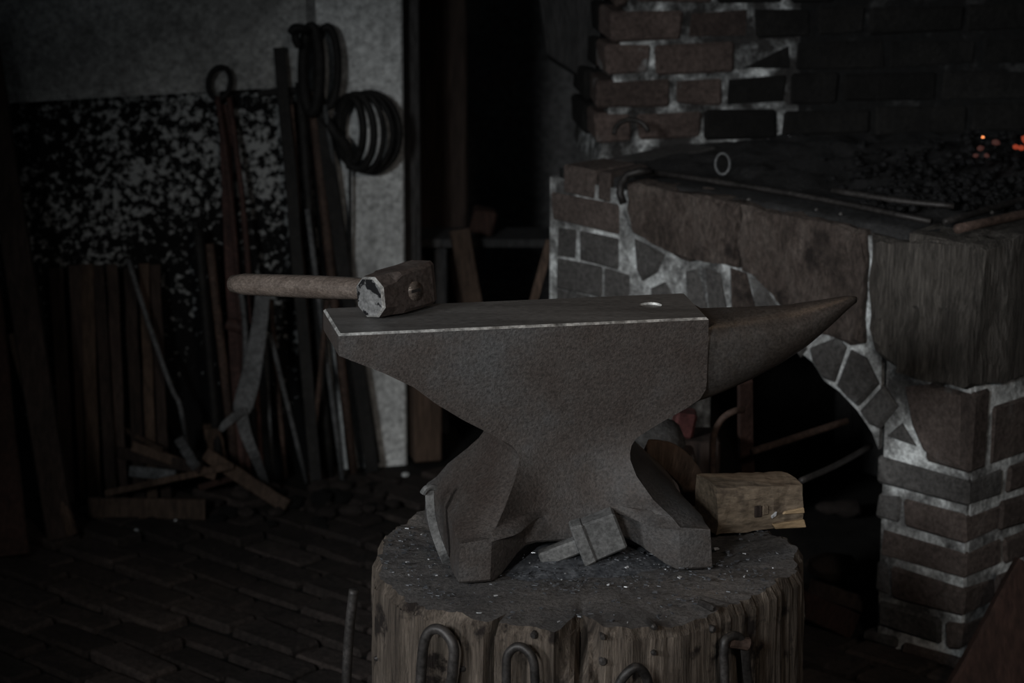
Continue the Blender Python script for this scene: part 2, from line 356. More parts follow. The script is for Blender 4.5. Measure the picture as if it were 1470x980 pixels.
# ------------------------------------------------------------------ forge
FC = Vector((.817, 4.641, 0))
q = math.sqrt(.5)
UL, NL = Vector((-q, q, 0)), Vector((-q, -q, 0))
UR, NR = Vector((q, q, 0)), Vector((q, -q, 0))
FZ = .80
forge = thing('forge', 'sooty brick blacksmith forge with arched opening and chimney hood behind the anvil', 'forge', FC)
def FL(px, py, off=0.0): return Up(px, py, FC+NL*off, NL)
def FR(px, py, off=0.0): return Up(px, py, FC+NR*off, NR)
def uL(px, py): p = FL(px, py); return ((p-FC).dot(UL), p.z)
def brick_at(o0, U, Nn, u0, u1, z0, z1, depth, proud, m, j=.004, bev=.006, name='brick'):
    g = lambda: R.uniform(-j, j)
    pts = []
    for z in (z0, z1):
        for u, n in ((u0, proud), (u1, proud), (u1, proud-depth), (u0, proud-depth)):
            pts.append(o0+U*(u+g())+Nn*(n+g()*.6)+Vector((0, 0, z+g())))
    return mk(name, hexa(bmesh.new(), pts, bev), m, forge)
def rough(bm, amp=.007, s=14):
    bmesh.ops.triangulate(bm, faces=bm.faces[:])
    for _ in range(3):
        es = [e for e in bm.edges if e.calc_length() > .028]
        if es: bmesh.ops.subdivide_edges(bm, edges=es, cuts=1)
        bmesh.ops.triangulate(bm, faces=[f for f in bm.faces if len(f.verts) > 3])
    bm.normal_update()
    for v in bm.verts:
        p = Vector((v.co.x*1.5, v.co.y*1.5, v.co.z*.8))
        v.co += v.normal*amp*(fbm(p, s, 4)-.15)
    return bm
def stone_L(px_poly, m, proud=.004, depth=.10, name='brick', bev=.006, jit=.002):
    bm = prism([FL(x, y, proud) for x, y in px_poly], -NL*depth, bev, jit)
    if name == 'hearth_stone': rough(bm)
    return mk(name, bm, m, forge)

LEN_L, LEN_R = 1.07, 1.70
# arch opening in the left face, fitted through points of its edge
pts = [uL(1150, 520), uL(1227, 590), uL(1252, 640)]
(x1, y1), (x2, y2), (x3, y3) = pts
d_ = 2*(x1*(y2-y3)+x2*(y3-y1)+x3*(y1-y2))
ACU = ((x1*x1+y1*y1)*(y2-y3)+(x2*x2+y2*y2)*(y3-y1)+(x3*x3+y3*y3)*(y1-y2))/d_
ACZ = ((x1*x1+y1*y1)*(x3-x2)+(x2*x2+y2*y2)*(x1-x3)+(x3*x3+y3*y3)*(x2-x1))/d_
AR = math.hypot(x1-ACU, y1-ACZ)
print('arch', ACU, ACZ, AR, pts)
PIL_U = uL(1258, 700)[0]                       # right edge of the opening = left edge of the corner pillar
OP_U = uL(925, 560)[0]                         # far side of the opening, behind the anvil
# mortar core: left face sheet with the opening cut out, thick
def core_left():
    outer = [(0.012, 0), (0.012, FZ-.03), (LEN_L-.02, FZ-.03), (LEN_L-.02, 0)]
    op = [(OP_U, 0)]+[uL(*p) for p in ((925, 560), (935, 520), (960, 496), (1000, 482), (1060, 476), (1110, 484), (1145, 504), (1165, 520), (1182, 547), (1202, 561), (1228, 588), (1250, 620))]+[(PIL_U, uL(1258, 645)[1]), (PIL_U, 0)]
    poly = [(0.012, 0), (0.012, FZ-.03), (LEN_L-.02, FZ-.03), (LEN_L-.02, 0)] + op
    return [FC+UL*u+Vector((0, 0, z))-NL*.008 for u, z in poly], op
poly, OPN = core_left()
bm = bmesh.new()
def cl(u, z, d): return FC+UL*u+Vector((0, 0, z))-NL*d
MC = .003
def slab(u0, za0, zb0, u1, za1, zb1):
    hexa(bm, [cl(u0, za0, MC), cl(u1, za1, MC), cl(u1, za1, .2), cl(u0, za0, .2), cl(u0, zb0, MC), cl(u1, zb1, MC), cl(u1, zb1, .2), cl(u0, zb0, .2)])
ZT = FZ-.03
slab(.006, 0, ZT, PIL_U-.012, 0, ZT); slab(OP_U, 0, ZT, LEN_L-.02, 0, ZT)
for (ua, za), (ub, zb) in zip(OPN[1:], OPN[2:-1]):
    if ua > ub+1e-4: slab(ub, zb, ZT, ua, za, ZT)
mk('mortar_core', bm, M['mortar'], forge)
bm = bmesh.new()
hexa(bm, [FC+UR*u+Vector((0, 0, z))+NR*n for z in (0, FZ-.03) for u, n in ((.012, -.003), (LEN_R, -.003), (LEN_R, -.2), (.012, -.2))])
mk('mortar_core', bm, M['mortar'], forge)
# inside back of the opening, so that the vault is dark and closed
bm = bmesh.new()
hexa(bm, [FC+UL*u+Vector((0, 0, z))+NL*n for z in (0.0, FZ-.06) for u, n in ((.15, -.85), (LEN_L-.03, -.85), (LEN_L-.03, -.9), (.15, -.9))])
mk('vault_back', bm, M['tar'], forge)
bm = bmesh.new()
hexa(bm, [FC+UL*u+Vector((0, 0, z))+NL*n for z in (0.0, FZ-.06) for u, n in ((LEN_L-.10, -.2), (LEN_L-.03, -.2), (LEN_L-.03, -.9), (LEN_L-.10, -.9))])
mk('vault_side', bm, M['brick_soot_shade'], forge)
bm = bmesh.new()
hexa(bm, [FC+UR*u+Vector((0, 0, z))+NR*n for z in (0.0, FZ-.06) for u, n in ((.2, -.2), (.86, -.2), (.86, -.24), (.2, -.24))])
mk('vault_side', bm, M['brick_soot_shade'], forge)
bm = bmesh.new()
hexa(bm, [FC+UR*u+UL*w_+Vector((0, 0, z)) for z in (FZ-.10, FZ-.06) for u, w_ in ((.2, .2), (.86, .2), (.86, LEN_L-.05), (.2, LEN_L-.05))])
mk('vault_roof', bm, M['brick_soot_shade'], forge)

# pier at the far left end: courses of bricks
z_pier = [FZ-.004, uL(845, 262)[1], uL(845, 313)[1]]
ch = .0665
rows = []
ztop = FZ-.002
hs = [.060, .068, .066, .064, .066, .066, .066, .066, .066, .066, .066]
u_end = uL(787, 300)[0]
u_in = uL(905, 330)[0]
print('pier', u_end, u_in)
cuts = [(.92,), (.86, ), (.97, .83), (.90,), (.98, .84), (.92, ), (.97, .85), (.91,), (.98,.84), (.9,), (.95,)]
for r_, hgt in enumerate(hs):
    z1 = ztop; z0 = z1-hgt+.011; ztop -= hgt
    if z0 < 0: break
    ue = u_end-.012+R.uniform(-.008, .008)+(-.018 if r_ == 0 else 0)
    ui = u_in+(.055 if r_ < 1 else .03 if r_ < 3 else 0 if r_ == 3 else -.03)
    if r_ > 4: ui = OP_U+.002
    edges = [ue]+[c for c in cuts[r_] if ui+.03 < c < ue-.03]+[ui]
    for a, b in zip(edges, edges[1:]):
        m = M['brick_brown'] if r_ == 0 or (r_ == 1 and b < .86) else M['brick_grey']
        brick_at(FC, UL, NL, b+.003, a-.003, z0-(.0 if r_ == 1 else .006), z1+.002, .12, R.uniform(-.0015, .003), m, j=.0025, bev=.004)
    # short side of the pier, turned away
    brick_at(FC+UL*(ue+.001), UL, NL, -.1, 0.0, z0, z1, .24, -.13, M['brick_grey'])
# stones of the hearth rim on the left face
stone_L([(896, 262), (930, 268), (985, 279), (1057, 294), (1060, 340), (1056, 384), (1040, 376), (1012, 371), (985, 373), (962, 366), (935, 352), (908, 334), (897, 300)], M['stone'], .014, .16, 'hearth_stone', .008, .004)
stone_L([(1062, 295), (1130, 310), (1190, 323), (1238, 333), (1240, 380), (1238, 430), (1236, 490), (1218, 494), (1196, 478), (1168, 480), (1140, 462), (1118, 440), (1104, 418), (1085, 396), (1064, 388), (1066, 340)], M['stone'], .010, .16, 'hearth_stone', .008, .004)
rimp = [FL(1248, 338, .012), FL(1300, 348, .014), FC+NL*.014+UL*.03+Vector((0, 0, FZ-.008)), FC+NL*.004+Vector((0, 0, FZ-.012))]
low = [FL(1383, 557, .010), FL(1350, 550, .012), FL(1318, 543, .012), FL(1290, 534, .012), FL(1268, 520, .012), FL(1254, 503, .012), FL(1249, 470, .012), FL(1249, 400, .012)]
mk('hearth_stone', rough(prism(rimp+low, -NL*.16, .012, .003)), M['stone_near'], forge)
rp = [FC+NR*.006+UR*.004+Vector((0, 0, FZ-.012)), FC+NR*.014+UR*.10+Vector((0, 0, FZ-.006)), FC+NR*.014+UR*.42+Vector((0, 0, FZ-.006)), FC+NR*.014+UR*.42+Vector((0, 0, FZ-.27)), FR(1440, 549, .012), FR(1389, 559, .008)]
mk('hearth_stone', rough(prism(rp, -NR*.16, .010, .003)), M['stone_near'], forge)
for k in range(3):
    a, b = .43+k*.42, .43+k*.42+.41
    rp2 = [FC+NR*.013+UR*u+Vector((0, 0, FZ-z)) for u, z in ((a, .006), ((a+b)/2, .007), (b, .006), (b, .27), ((a+b)/2, .285), (a, .272))]
    mk('hearth_stone', rough(prism(rp2, -NR*.16, .010, .003)), M['stone_near'], forge)
# voussoirs and stones by the arch, right side
stone_L([(1160, 500), (1200, 484), (1212, 500), (1195, 549), (1178, 543), (1163, 520)], M['brick_grey'], .006, .18)
stone_L([(1218, 503), (1240, 515), (1258, 552), (1228, 584), (1212, 570), (1199, 554)], M['brick_grey'], .008, .18)
stone_L([(1266, 553), (1286, 584), (1260, 617), (1244, 609), (1231, 591)], M['brick_grey'], .006, .18)
stone_L([(1293, 608), (1313, 641), (1272, 626)], M['brick_grey'], .004, .10, bev=.004)
stone_L([(1296, 556), (1330, 552), (1381, 565), (1381, 673), (1345, 664), (1322, 646), (1306, 610)], M['brick_brown'], .004, .14)
# arch ring hidden by the anvil horn, visible above it as upright bricks
stone_L([(907, 342), (930, 354), (952, 366), (941, 392), (920, 404), (912, 388)], M['brick_grey'], .004, .14)
stone_L([(981, 390), (998, 386), (1012, 440), (1016, 470), (995, 478), (984, 440)], M['brick_grey'], .004, .16)
stone_L([(1009, 385), (1031, 393), (1040, 440), (1046, 462), (1022, 468), (1016, 440)], M['brick_grey'], .004, .16)
stone_L([(1045, 385), (1068, 393), (1080, 440), (1082, 462), (1056, 464), (1048, 440)], M['stone'], .006, .16, 'brick')
stone_L([(1074, 398), (1092, 404), (1112, 440), (1116, 464), (1090, 466), (1084, 440)], M['brick_grey'], .004, .16)
stone_L([(1122, 450), (1146, 470), (1156, 502), (1146, 514), (1124, 480)], M['brick_grey'], .004, .16)
stone_L([(930, 412), (955, 400), (972, 440), (985, 486), (955, 505), (938, 470)], M['brick_grey'], .0, .16)
# corner pillar, left face and right face
zc = [Up(1380, y, FC, NL).z for y in (681, 732, 784, 836, 891, 940)]
zc += [zc[-1]-.062*(k+1) for k in range(3)]
for r_ in range(len(zc)-1):
    z1, z0 = zc[r_]-.007, zc[r_+1]+.007
    if z0 < 0: z0 = 0.0
    if z1-z0 < .015: break
    ue = PIL_U+R.uniform(-.012, .010)+(.012 if r_ % 2 else -.006)
    cut = (None, .145, None, .165, .04, .14, .1, .12)[r_]
    ed = [0.0]+([cut] if cut and cut < ue-.03 else [])+[ue]
    for a, b in zip(ed, ed[1:]):
        brick_at(FC, UL, NL, a+(.005 if a else 0), b-.004, z0, z1, .11, R.uniform(0, .008), M['brick_brown'] if a == 0 and r_ > 0 else M['brick_grey'])
    e = .118; k = 0
    if r_ % 2: e = .10
    while e < 1.66:
        l_ = .10 if (k+r_) % 2 else .2
        brick_at(FC, UR, NR, e, e+l_-.012, z0, z1, .1, R.uniform(0, .006), M['brick_brown']); e += l_; k += 1
# stones of the right face between rim and courses
ztop_r = FZ-.29
brick_at(FC, UR, NR, .0, .052, zc[0]+.008, Up(1389, 566, FC, NR).z, .10, .003, M['brick_brown'])
e = .066
while e < 1.6:
    brick_at(FC, UR, NR, e, e+.15, zc[0]+.008, ztop_r-.02+R.uniform(-.01, .01), .1, .002, M['brick_brown']); e += .165
# hearth bed
HB = [FC+UL*.01+UR*.01, FC+UL*(LEN_L-.03)+UR*.01, FC+UL*(LEN_L-.03)+UR*1.2, FC+UL*.9+UR*1.9, FC+UL*.01+UR*1.9]
bm = bmesh.new()
nu, nv = 40, 60
grid = []
for i in range(nu+1):
    row = []
    for j in range(nv+1):
        p = FC+UL*(.012+(LEN_L-.05)*i/nu)+UR*(.012+1.7*j/nv)
        edge = min(i, nu-i, j, 6)/6
        z = FZ-.012+edge*(.014+.018*fbm(p, 5, 4)+.010*fbm(p, 22, 2))
        row.append(bm.verts.new((p.x, p.y, z)))
    grid.append(row)
for i in range(nu):
    for j in range(nv): bm.faces.new((grid[i][j], grid[i+1][j], grid[i+1][j+1], grid[i][j+1]))
ext = bmesh.ops.extrude_face_region(bm, geom=bm.faces[:])
for v in ext['geom']:
    if isinstance(v, bmesh.types.BMVert): v.co.z = FZ-.05
mk('hearth_bed', bm, M['hearth'], forge, smooth=True)

# hood wall standing on the hearth
HA = math.radians(9)
HU, HN = Vector((math.cos(HA), math.sin(HA), 0)), Vector((math.sin(HA), -math.cos(HA), 0))
HO = Uz(851, 206, FZ)
bm = bmesh.new()
hexa(bm, [HO+HU*u+HN*n+Vector((0, 0, z-FZ)) for z in (FZ-.05, 2.2) for u, n in ((.012 if z < 1.5 else .27, -.003), (2.6, -.003), (2.6, -.3), (.012 if z < 1.5 else .27, -.3))])
mk('hood_mortar', bm, M['mortar_hood'], forge)
z0 = FZ+.002
hood_rows = [  # left edge, vertical joints (pixels) read off the photograph, then regular
    (852, [912, 1010, 1120]), (855, [966, 1040, 1134]), (866, [938, 1060, 1140]), (872, [984, 1080, 1170]), (880, [908, 1028, 1130, 1200])]
for r_ in range(13):
    hgt = .071; z1 = z0+hgt-.011
    y_mid = (HO+Vector((0, 0, z0-FZ+.03)))
    def hu(px):
        yy = 206-46*(r_+.5)
        p = Up(px, yy, HO, HN); return (p-HO).dot(HU)
    if r_ < len(hood_rows):
        le, js = hood_rows[r_]; ed = [hu(le)]+[hu(j) for j in js]
    else:
        ed = [hu(880+6*(r_-4)), hu(880+6*(r_-4))+(.12 if r_ % 2 else .2)]
    while ed[-1] < 1.62: ed.append(ed[-1]+R.choice((.205, .215, .20, .11)))
    for a, b in zip(ed, ed[1:]):
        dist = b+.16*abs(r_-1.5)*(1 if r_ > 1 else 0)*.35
        m = M['brick_hood'] if dist < .47+R.uniform(-.10, .08) else M['brick_soot_shade']  # black bricks: soot, and light falloff painted towards the upper right
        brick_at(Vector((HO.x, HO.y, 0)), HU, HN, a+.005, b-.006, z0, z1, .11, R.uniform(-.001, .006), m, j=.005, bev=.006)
    brick_at(Vector((HO.x, HO.y, 0)), HU, HN, ed[0]+.003, ed[0]+.10, z0, z1, .16, -.125, M['brick_soot_shade'])
    z0 += hgt
# blackened hood mortar: fire soot plus corner light falloff put into the colour
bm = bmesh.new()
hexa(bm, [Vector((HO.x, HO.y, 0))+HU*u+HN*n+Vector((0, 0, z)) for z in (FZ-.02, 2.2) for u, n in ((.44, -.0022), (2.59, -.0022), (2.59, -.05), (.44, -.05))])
mk('sooted_shaded_mortar', bm, M['mortar_soot_shade'], forge)
# sloping smoke board between recess and hood
bm = bmesh.new()
hexa(bm, [Uy(785, 78, 5.95), Uy(852, 122, 5.75), Uy(856, 128, 6.1), Uy(785, 84, 6.3), Uy(770, -30, 5.95), Uy(872, -30, 5.75), Uy(872, -30, 6.1), Uy(770, -30, 6.3)], .004)
mk('smoke_board', bm, M['tar'], forge)

# ------------------------------------------------------------------ stump
stump = thing('tree_stump', 'big round tree stump with split weathered sides carrying the anvil', 'stump', STUMP)
SZ = .50
def stump_r(a):
    r = SR*(1+.018*math.sin(3*a+.6)+.012*math.sin(5*a+2.1))+.010*fbm((math.cos(a)*2, math.sin(a)*2, 3), 1.6, 3)
    return r
def ang_of(px):                       # angle on the front of the stump seen at pixel column px
    best = None
    for k in range(720):
        a = math.pi+k*math.pi/720
        p = STUMP+Vector((math.cos(a), math.sin(a), 0))*SR
        d = p.y*CP+(H-.42)*SP
        e = abs(735+F*p.x/d-px)
        if best is None or e < best[0]: best = (e, a)
    return best[1]
A_CRACK, A_NOTCH = ang_of(702), ang_of(832)
A_GR = [ang_of(x) for x in (585, 905, 958, 1088)]
NA, NZ = 300, 56
rings = []
for k in range(NZ+1):
    t = k/NZ; z = SZ*t
    ring = []
    for i in range(NA):
        a = 2*math.pi*i/NA
        c_, s_ = math.cos(a), math.sin(a)
        r = stump_r(a)+.012*(1-t)
        r += .0045*fbm((c_*7, s_*7, z*1.1), 1.3, 4)+.0028*fbm((c_*30, s_*30, z*4), 1.5, 3)
        da = abs((a-A_CRACK-.012*math.sin(z*14)+math.pi) % (2*math.pi)-math.pi)
        r -= .045*max(0, 1-da/.026)
        for g in A_GR:
            dg = abs((a-g-.02*math.sin(z*9+g)+math.pi) % (2*math.pi)-math.pi)
            r -= .008*max(0, 1-dg/.03)*(.5+.5*math.sin(z*6+g*3))
        dn = (a-A_NOTCH+math.pi) % (2*math.pi)-math.pi
        nn = max(0, 1-abs(dn)/.095)*max(0, (z-.405-.035*abs(math.sin(dn*40)))/.075)
        r -= .075*min(1, nn*1.6)
        if k == NZ: r -= .008+.004*fbm((c_*20, s_*20, 9), 1, 2)
        zz = z
        if k >= NZ-1: zz = z - (.006 if k == NZ-1 else 0) + .008*fbm((c_*3, s_*3, 1), 1.5, 3) - .012*min(1, nn)
        ring.append(STUMP+Vector((c_*r, s_*r, zz)))
    rings.append(ring)
bm = bmesh.new(); loft(bm, rings, cap=False)
bm.faces.new([bm.verts[i] for i in []]) if False else None
mk('trunk', bm, M['stump'], stump, smooth=False)
bm = bmesh.new()
top = rings[-1]; tr_ = []
for k in range(9):
    f = 1-k/8*.985
    row = []
    for p in top:
        v = STUMP+Vector((p.x-STUMP.x, p.y-STUMP.y, 0))*f
        z = p.z*f**6+(1-f**6)*(SZ-.004+.003*fbm(v, 16, 3))
        row.append(Vector((v.x, v.y, min(z, SZ+.004))))
    tr_.append(row)
loft(bm, tr_, cap=False)
mk('end_grain', bm, M['stump_top'], stump, smooth=True)
# old nail holes and dark knots as short iron nails driven in the sides
def on_stump(px, py, off=0.0):
    a = ang_of(px)
    c0 = STUMP+Vector((math.cos(a), math.sin(a), 0))*(stump_r(a)+off)
    n = Vector((math.cos(a), math.sin(a), 0))
    return Up(px, py, c0, n), n
for px, py in ((866, 915), (866, 950), (939, 937), (1024, 873), (1024, 903), (940, 900), (540, 945), (766, 912), (664, 960)):
    p, n = on_stump(px, py, .004)
    bm = bmesh.new(); r_ = R.uniform(.004, .0065)
    tube(bm, [p-n*.03, p-n*.001, p+n*.003], [r_*.8, r_, r_*.55], 8)
    mk('nail', bm, M['iron_dark'], stump)
# scale heap and loose flakes
bm = bmesh.new()
rngs = []
AO = Vector((.0055, 3.858, SZ)); AT = math.radians(10.4)
AX, AY = Vector((math.cos(AT), math.sin(AT), 0)), Vector((-math.sin(AT), math.cos(AT), 0))
hc = AO+AX*.085-AY*.03
for k in range(7):
    f = 1-k/6
    rngs.append([hc+AX*(.19*f*math.cos(t)*(1+.15*math.sin(3*t)))+AY*(.135*f*math.sin(t)*(1+.12*math.sin(2*t+1)))+Vector((0, 0, -.006+.026*(1-f*f)+.003*fbm((math.cos(t)*f*5, math.sin(t)*f*5, 0), 2, 2))) for t in [2*math.pi*i/48 for i in range(48)]])
loft(bm, rngs, cap=False)
heap = stuff(tag(mk('scale_heap', bm, M['scale'], smooth=True), 'low heap of dark forge scale on stump under the anvil', 'forge scale'))
bm = bmesh.new()
def flake(bm, p, s, mi):
    e = Matrix.Rotation(R.uniform(0, 6.28), 3, 'Z') @ Matrix.Rotation(R.uniform(-.5, .5), 3, 'X')
    a, b = s, s*R.uniform(.25, .7); h = .0006
    pts = [p+e @ Vector(v) for v in ((-a, -b, -h), (a, -b*.6, -h), (a*.8, b, -h), (-a*.7, b, -h), (-a, -b, h), (a, -b*.6, h), (a*.8, b, h), (-a*.7, b, h))]
    n0 = len(bm.faces); hexa(bm, pts); bm.faces.ensure_lookup_table()
    for f in bm.faces[n0:]: f.material_index = mi
for k in range(760):
    while True:
        a = R.uniform(0, 6.28); rr = SR*math.sqrt(R.random())*.95
        p = STUMP+Vector((math.cos(a)*rr, math.sin(a)*rr, 0))
        l = p-AO; lx, ly = l.dot(AX), l.dot(AY)
        wgt = .25 + (1.0 if (-.02 < lx < .33 and -.22 < ly < -.06) else 0) + (.5 if lx < -.12 else 0)
        if R.random() < wgt: break
    dx, dy = (p-hc).dot(AX)/.19, (p-hc).dot(AY)/.135
    hh = max(0, .021*(1-dx*dx-dy*dy))
    p.z = SZ+.0035+max(0, hh-.004); flake(bm, p, R.uniform(.0010, .0042), 1 if R.random() < .075 else 0)
stuff(tag(mk('scale_flakes', bm, [M['scale'], M['scale_bright']]), 'scattered flakes of iron scale glinting on the stump top', 'forge scale'))

# ------------------------------------------------------------------ anvil
anvil = thing('anvil', 'heavy rusty brown blacksmith anvil with pointed horn standing on the stump', 'anvil', AO, rotz=AT)
def AL(x, y, z): return AO+AX*x+AY*y+Vector((0, 0, z))
def set_smooth(o, deg):
    for p in o.data.polygons: p.use_smooth = True
    o.data.set_sharp_from_angle(angle=math.radians(deg))
def interp(tab, z):
    if z <= tab[0][0]: return tab[0][1]
    for (a, b), (c, d) in zip(tab, tab[1:]):
        if z <= c:
            return b+(d-b)*(z-a)/(c-a)
    return tab[-1][1]
ATOP = .360
XL = [(0, -.116), (.062, -.112), (.075, -.100), (.10, -.084), (.13, -.058), (.15, -.042), (.165, -.033), (.18, -.040), (.20, -.066), (.222, -.100), (.25, -.136), (.275, -.166), (.30, -.212), (.318, -.252), (.328, -.274), (.40, -.274)]
XR = [(0, .268), (.062, .264), (.075, .254), (.10, .228), (.13, .200), (.15, .187), (.165, .182), (.18, .186), (.195, .204), (.212, .232), (.226, .256), (.24, .272), (.26, .274), (.40, .274)]
YC = [(0, .150), (.060, .148), (.075, .132), (.10, .118), (.13, .094), (.15, .080), (.17, .072), (.20, .070), (.25, .074), (.32, .079), (.40, .080)]
YM = [(0, .088), (.060, .086), (.10, .078), (.13, .071), (.15, .069), (.17, .068), (.20, .069), (.25, .074), (.32, .079), (.40, .080)]
EC = [(0, .006), (.06, .007), (.10, .004), (.16, .0), (.2, 0)]         # hollow of the ends between the feet
CX = [(0, .004), (.060, .004), (.064, .046), (.10, .046), (.13, .038), (.165, .026), (.20, .013), (.25, .004), (.4, .004)]
CY = [(0, .004), (.060, .004), (.070, .014), (.10, .036), (.13, .040), (.165, .030), (.20, .014), (.25, .004), (.4, .004)]
PW = [(0, 1), (.060, 1), (.0605, 26), (.070, 15), (.083, 7), (.10, 3.8), (.13, 2.0), (.165, 1.3), (.4, 1)]
def sst(a, b, x):
    t = min(1, max(0, (x-a)/(b-a))); return t*t*(3-2*t)
def body_ring(z, inset=0.0, arch=0.0, ch=.004):
    xl, xr, yc, ym, ec = interp(XL, z)+inset, interp(XR, z)-inset, interp(YC, z)-inset, interp(YM, z)-inset, interp(EC, z)
    cx, hx = (xl+xr)/2, (xr-xl)/2
    chx, chy = interp(CX, z), interp(CY, z)
    pts = []
    def side(sgn):
        out = []
        for k in range(25):
            s = -1+2*k/24
            f0 = sst(.36, .78, abs(s)); f1 = abs(s)**2.6
            k_ = sst(.058, .085, z); f = f0*(1-k_)+f1*k_
            cc_ = chx if sgn < 0 else .004
            out.append((cx+s*(hx-cc_), sgn*(ym+(yc-ym)*f), arch*(1-f)))
        return out
    def end(sgn):
        out = []
        pw = interp(PW, z)
        for k in range(31):
            s = -1+2*k/30
            f = sst(.2, .75, abs(s))
            out.append((cx+sgn*hx-sgn*(ec*(1-f)+chx*((1-s)/2)**pw), s*(yc-.003), 0))
        return out
    pts = side(-1)+end(1)+side(1)[::-1]+end(-1)[::-1]
    return [AL(x, y, z+dz) for x, y, dz in pts]
zs = [0, .004, .03, .055, .060, .064, .070, .076, .083, .091, .10, .107, .115, .122, .13, .14, .15, .16, .17, .18, .19, .20, .211, .222, .236, .25, .262, .275, .287, .30, .309, .318, .328, .335, .345, ATOP-.0032]
rings = [body_ring(z, inset=(.004 if z == 0 else 0), arch=(.034 if z < .05 else .020 if z < .06 else .01 if z < .08 else 0)) for z in zs]
rings.append(body_ring(ATOP, inset=.0032))
bm = bmesh.new()
vr = loft(bm, rings)
bm.faces.ensure_lookup_table()
n_ring = len(rings[0])
nside = len(rings)-1
for f in bm.faces[(nside-1)*n_ring:nside*n_ring]: f.material_index = 1
bm.faces[-1].material_index = 2
body = mk('body', bm, [M['anvil'], M['worn'], M['anvil_top']], anvil)
# round hole through the face near the step
cb = bmesh.new(); hp = AL(.205, .012, ATOP-.02)
tube(cb, [hp-Vector((0, 0, .02)), hp+Vector((0, 0, .05))], .0165, 24)
cut = mk('cutter', cb, M['worn'])
md = body.modifiers.new('hole', 'BOOLEAN'); md.object = cut; md.operation = 'DIFFERENCE'; md.solver = 'EXACT'
bpy.context.view_layer.update()
nm = bpy.data.meshes.new_from_object(body.evaluated_get(bpy.context.evaluated_depsgraph_get()))
body.modifiers.clear(); body.data = nm; nm.name = 'body'
set_smooth(body, 24)
bpy.data.objects.remove(cut)
bm = bmesh.new(); tube(bm, [hp-Vector((0, 0, .004)), hp+Vector((0, 0, .0165))], .0162, 24)
mk('lit_hole_disc', bm, M['hardy'], body)  # pale disc added to stand in for the lit inner wall
# horn
HT = [(.262, .345), (.30, .346), (.36, .349), (.42, .353), (.47, .359), (.505, .364), (.518, .362)]
HBt = [(.262, .216), (.30, .226), (.35, .244), (.40, .266), (.44, .290), (.48, .322), (.505, .344), (.518, .353)]
HW = [(.262, .0735), (.30, .069), (.36, .058), (.42, .043), (.47, .027), (.505, .012), (.518, .004)]
rings = []
for k in range(30):
    x = .262+(.518-.262)*(k/29)**.9
    zt, zb, hw = interp(HT, x), interp(HBt, x), interp(HW, x)
    e = 2.0+2.6*max(0, 1-(x-.262)/.14)
    ring = []
    zc_ = zb+(zt-zb)*.60
    for i in range(36):
        t = 2*math.pi*i/36
        c_, s_ = math.cos(t), math.sin(t)
        e2 = e if s_ > 0 else 2.0+.25*(e-2)
        yy = math.copysign(abs(c_)**(2/e2), c_)*hw
        zz = math.copysign(abs(s_)**(2/e2), s_)
        zz = zc_+(zt-zc_)*zz if zz > 0 else zc_+(zc_-zb)*zz
        ring.append(AL(x, yy, zz))
    rings.append(ring)
bm = bmesh.new(); loft(bm, rings)
mk('horn', bm, M['horn'], anvil, smooth=True)
# sloping step between face and horn
bm = bmesh.new()
hexa(bm, [AL(.270, -.062, .325), AL(.300, -.050, .325), AL(.300, .052, .325), AL(.270, .066, .325), AL(.270, -.062, .352), AL(.292, -.046, .340), AL(.296, .048, .340), AL(.270, .066, .354)], .002)
mk('table_step', bm, M['anvil'], anvil)

# ------------------------------------------------------------------ hammer on the heel
ATZ = SZ+ATOP
hm = Uz(538, 461, ATZ)
hammer = thing('sledge_hammer', 'heavy cross peen hammer with wooden handle lying on the anvil face', 'hammer', hm)
ph = math.radians(38); tilt = math.radians(6.5)
HAx = Vector((math.sin(ph), math.cos(ph), 0))                   # from striking face to peen
HH = Vector((-math.cos(ph)*math.cos(tilt), math.sin(ph)*math.cos(tilt), -math.sin(tilt)))   # along handle, away from the head
HU_ = HAx.cross(HH); HU_ = HU_ if HU_.z > 0 else -HU_
HWd, HHt, HLn = .056, .062, .150
hc0 = hm+HH*(.010)+Vector((0, 0, HHt/2+.004))                    # middle of the striking face
def HL(a, h, u): return hc0+HAx*a+HH*h+HU_*u
def oct_ring(a, w_, h_, c, uo=0):
    w_, h_ = w_/2, h_/2
    return [HL(a, x, y+uo) for x, y in ((-w_, -h_+c), (-w_+c, -h_), (w_-c, -h_), (w_, -h_+c), (w_, h_-c), (w_-c, h_), (-w_+c, h_), (-w_, h_-c))]
bm = bmesh.new()
loft(bm, [oct_ring(0, .046, .053, .013), oct_ring(.004, .052, .059, .0145), oct_ring(.030, .055, .061, .013), oct_ring(.045, .056, .062, .006), oct_ring(.090, .056, .062, .005), oct_ring(.112, .053, .063, .005, .001), oct_ring(.122, .046, .062, .005, .002)])
bm.faces.ensure_lookup_table()
bm.faces[-2].material_index = 1
for f in bm.faces[:8]: f.material_index = 2
mk('head', bm, [M['hammer'], M['hammer_face'], M['worn']], hammer)
bm = bmesh.new()
pth, rad = [], []
for k in range(15):
    t = k/14; h = -.0305+t*.370
    pth.append(HL(.068, h, -.002)); rad.append(.0152+.0008*math.sin(t*5)+.0022*sst(.2, .6, t)-(.0035 if k == 14 else 0) - (.0012 if k == 0 else 0))
tube(bm, pth, rad, 20)
hnd = mk('handle', bm, M['handle'], hammer, smooth=True)
bm = bmesh.new()
hexa(bm, [HL(.068+a, h, u) for u in (-.0035, .0005) for a, h in ((-.010, -.0318), (.010, -.0318), (.010, -.012), (-.010, -.012))])
mk('wedge', bm, M['iron_dark'], hnd)

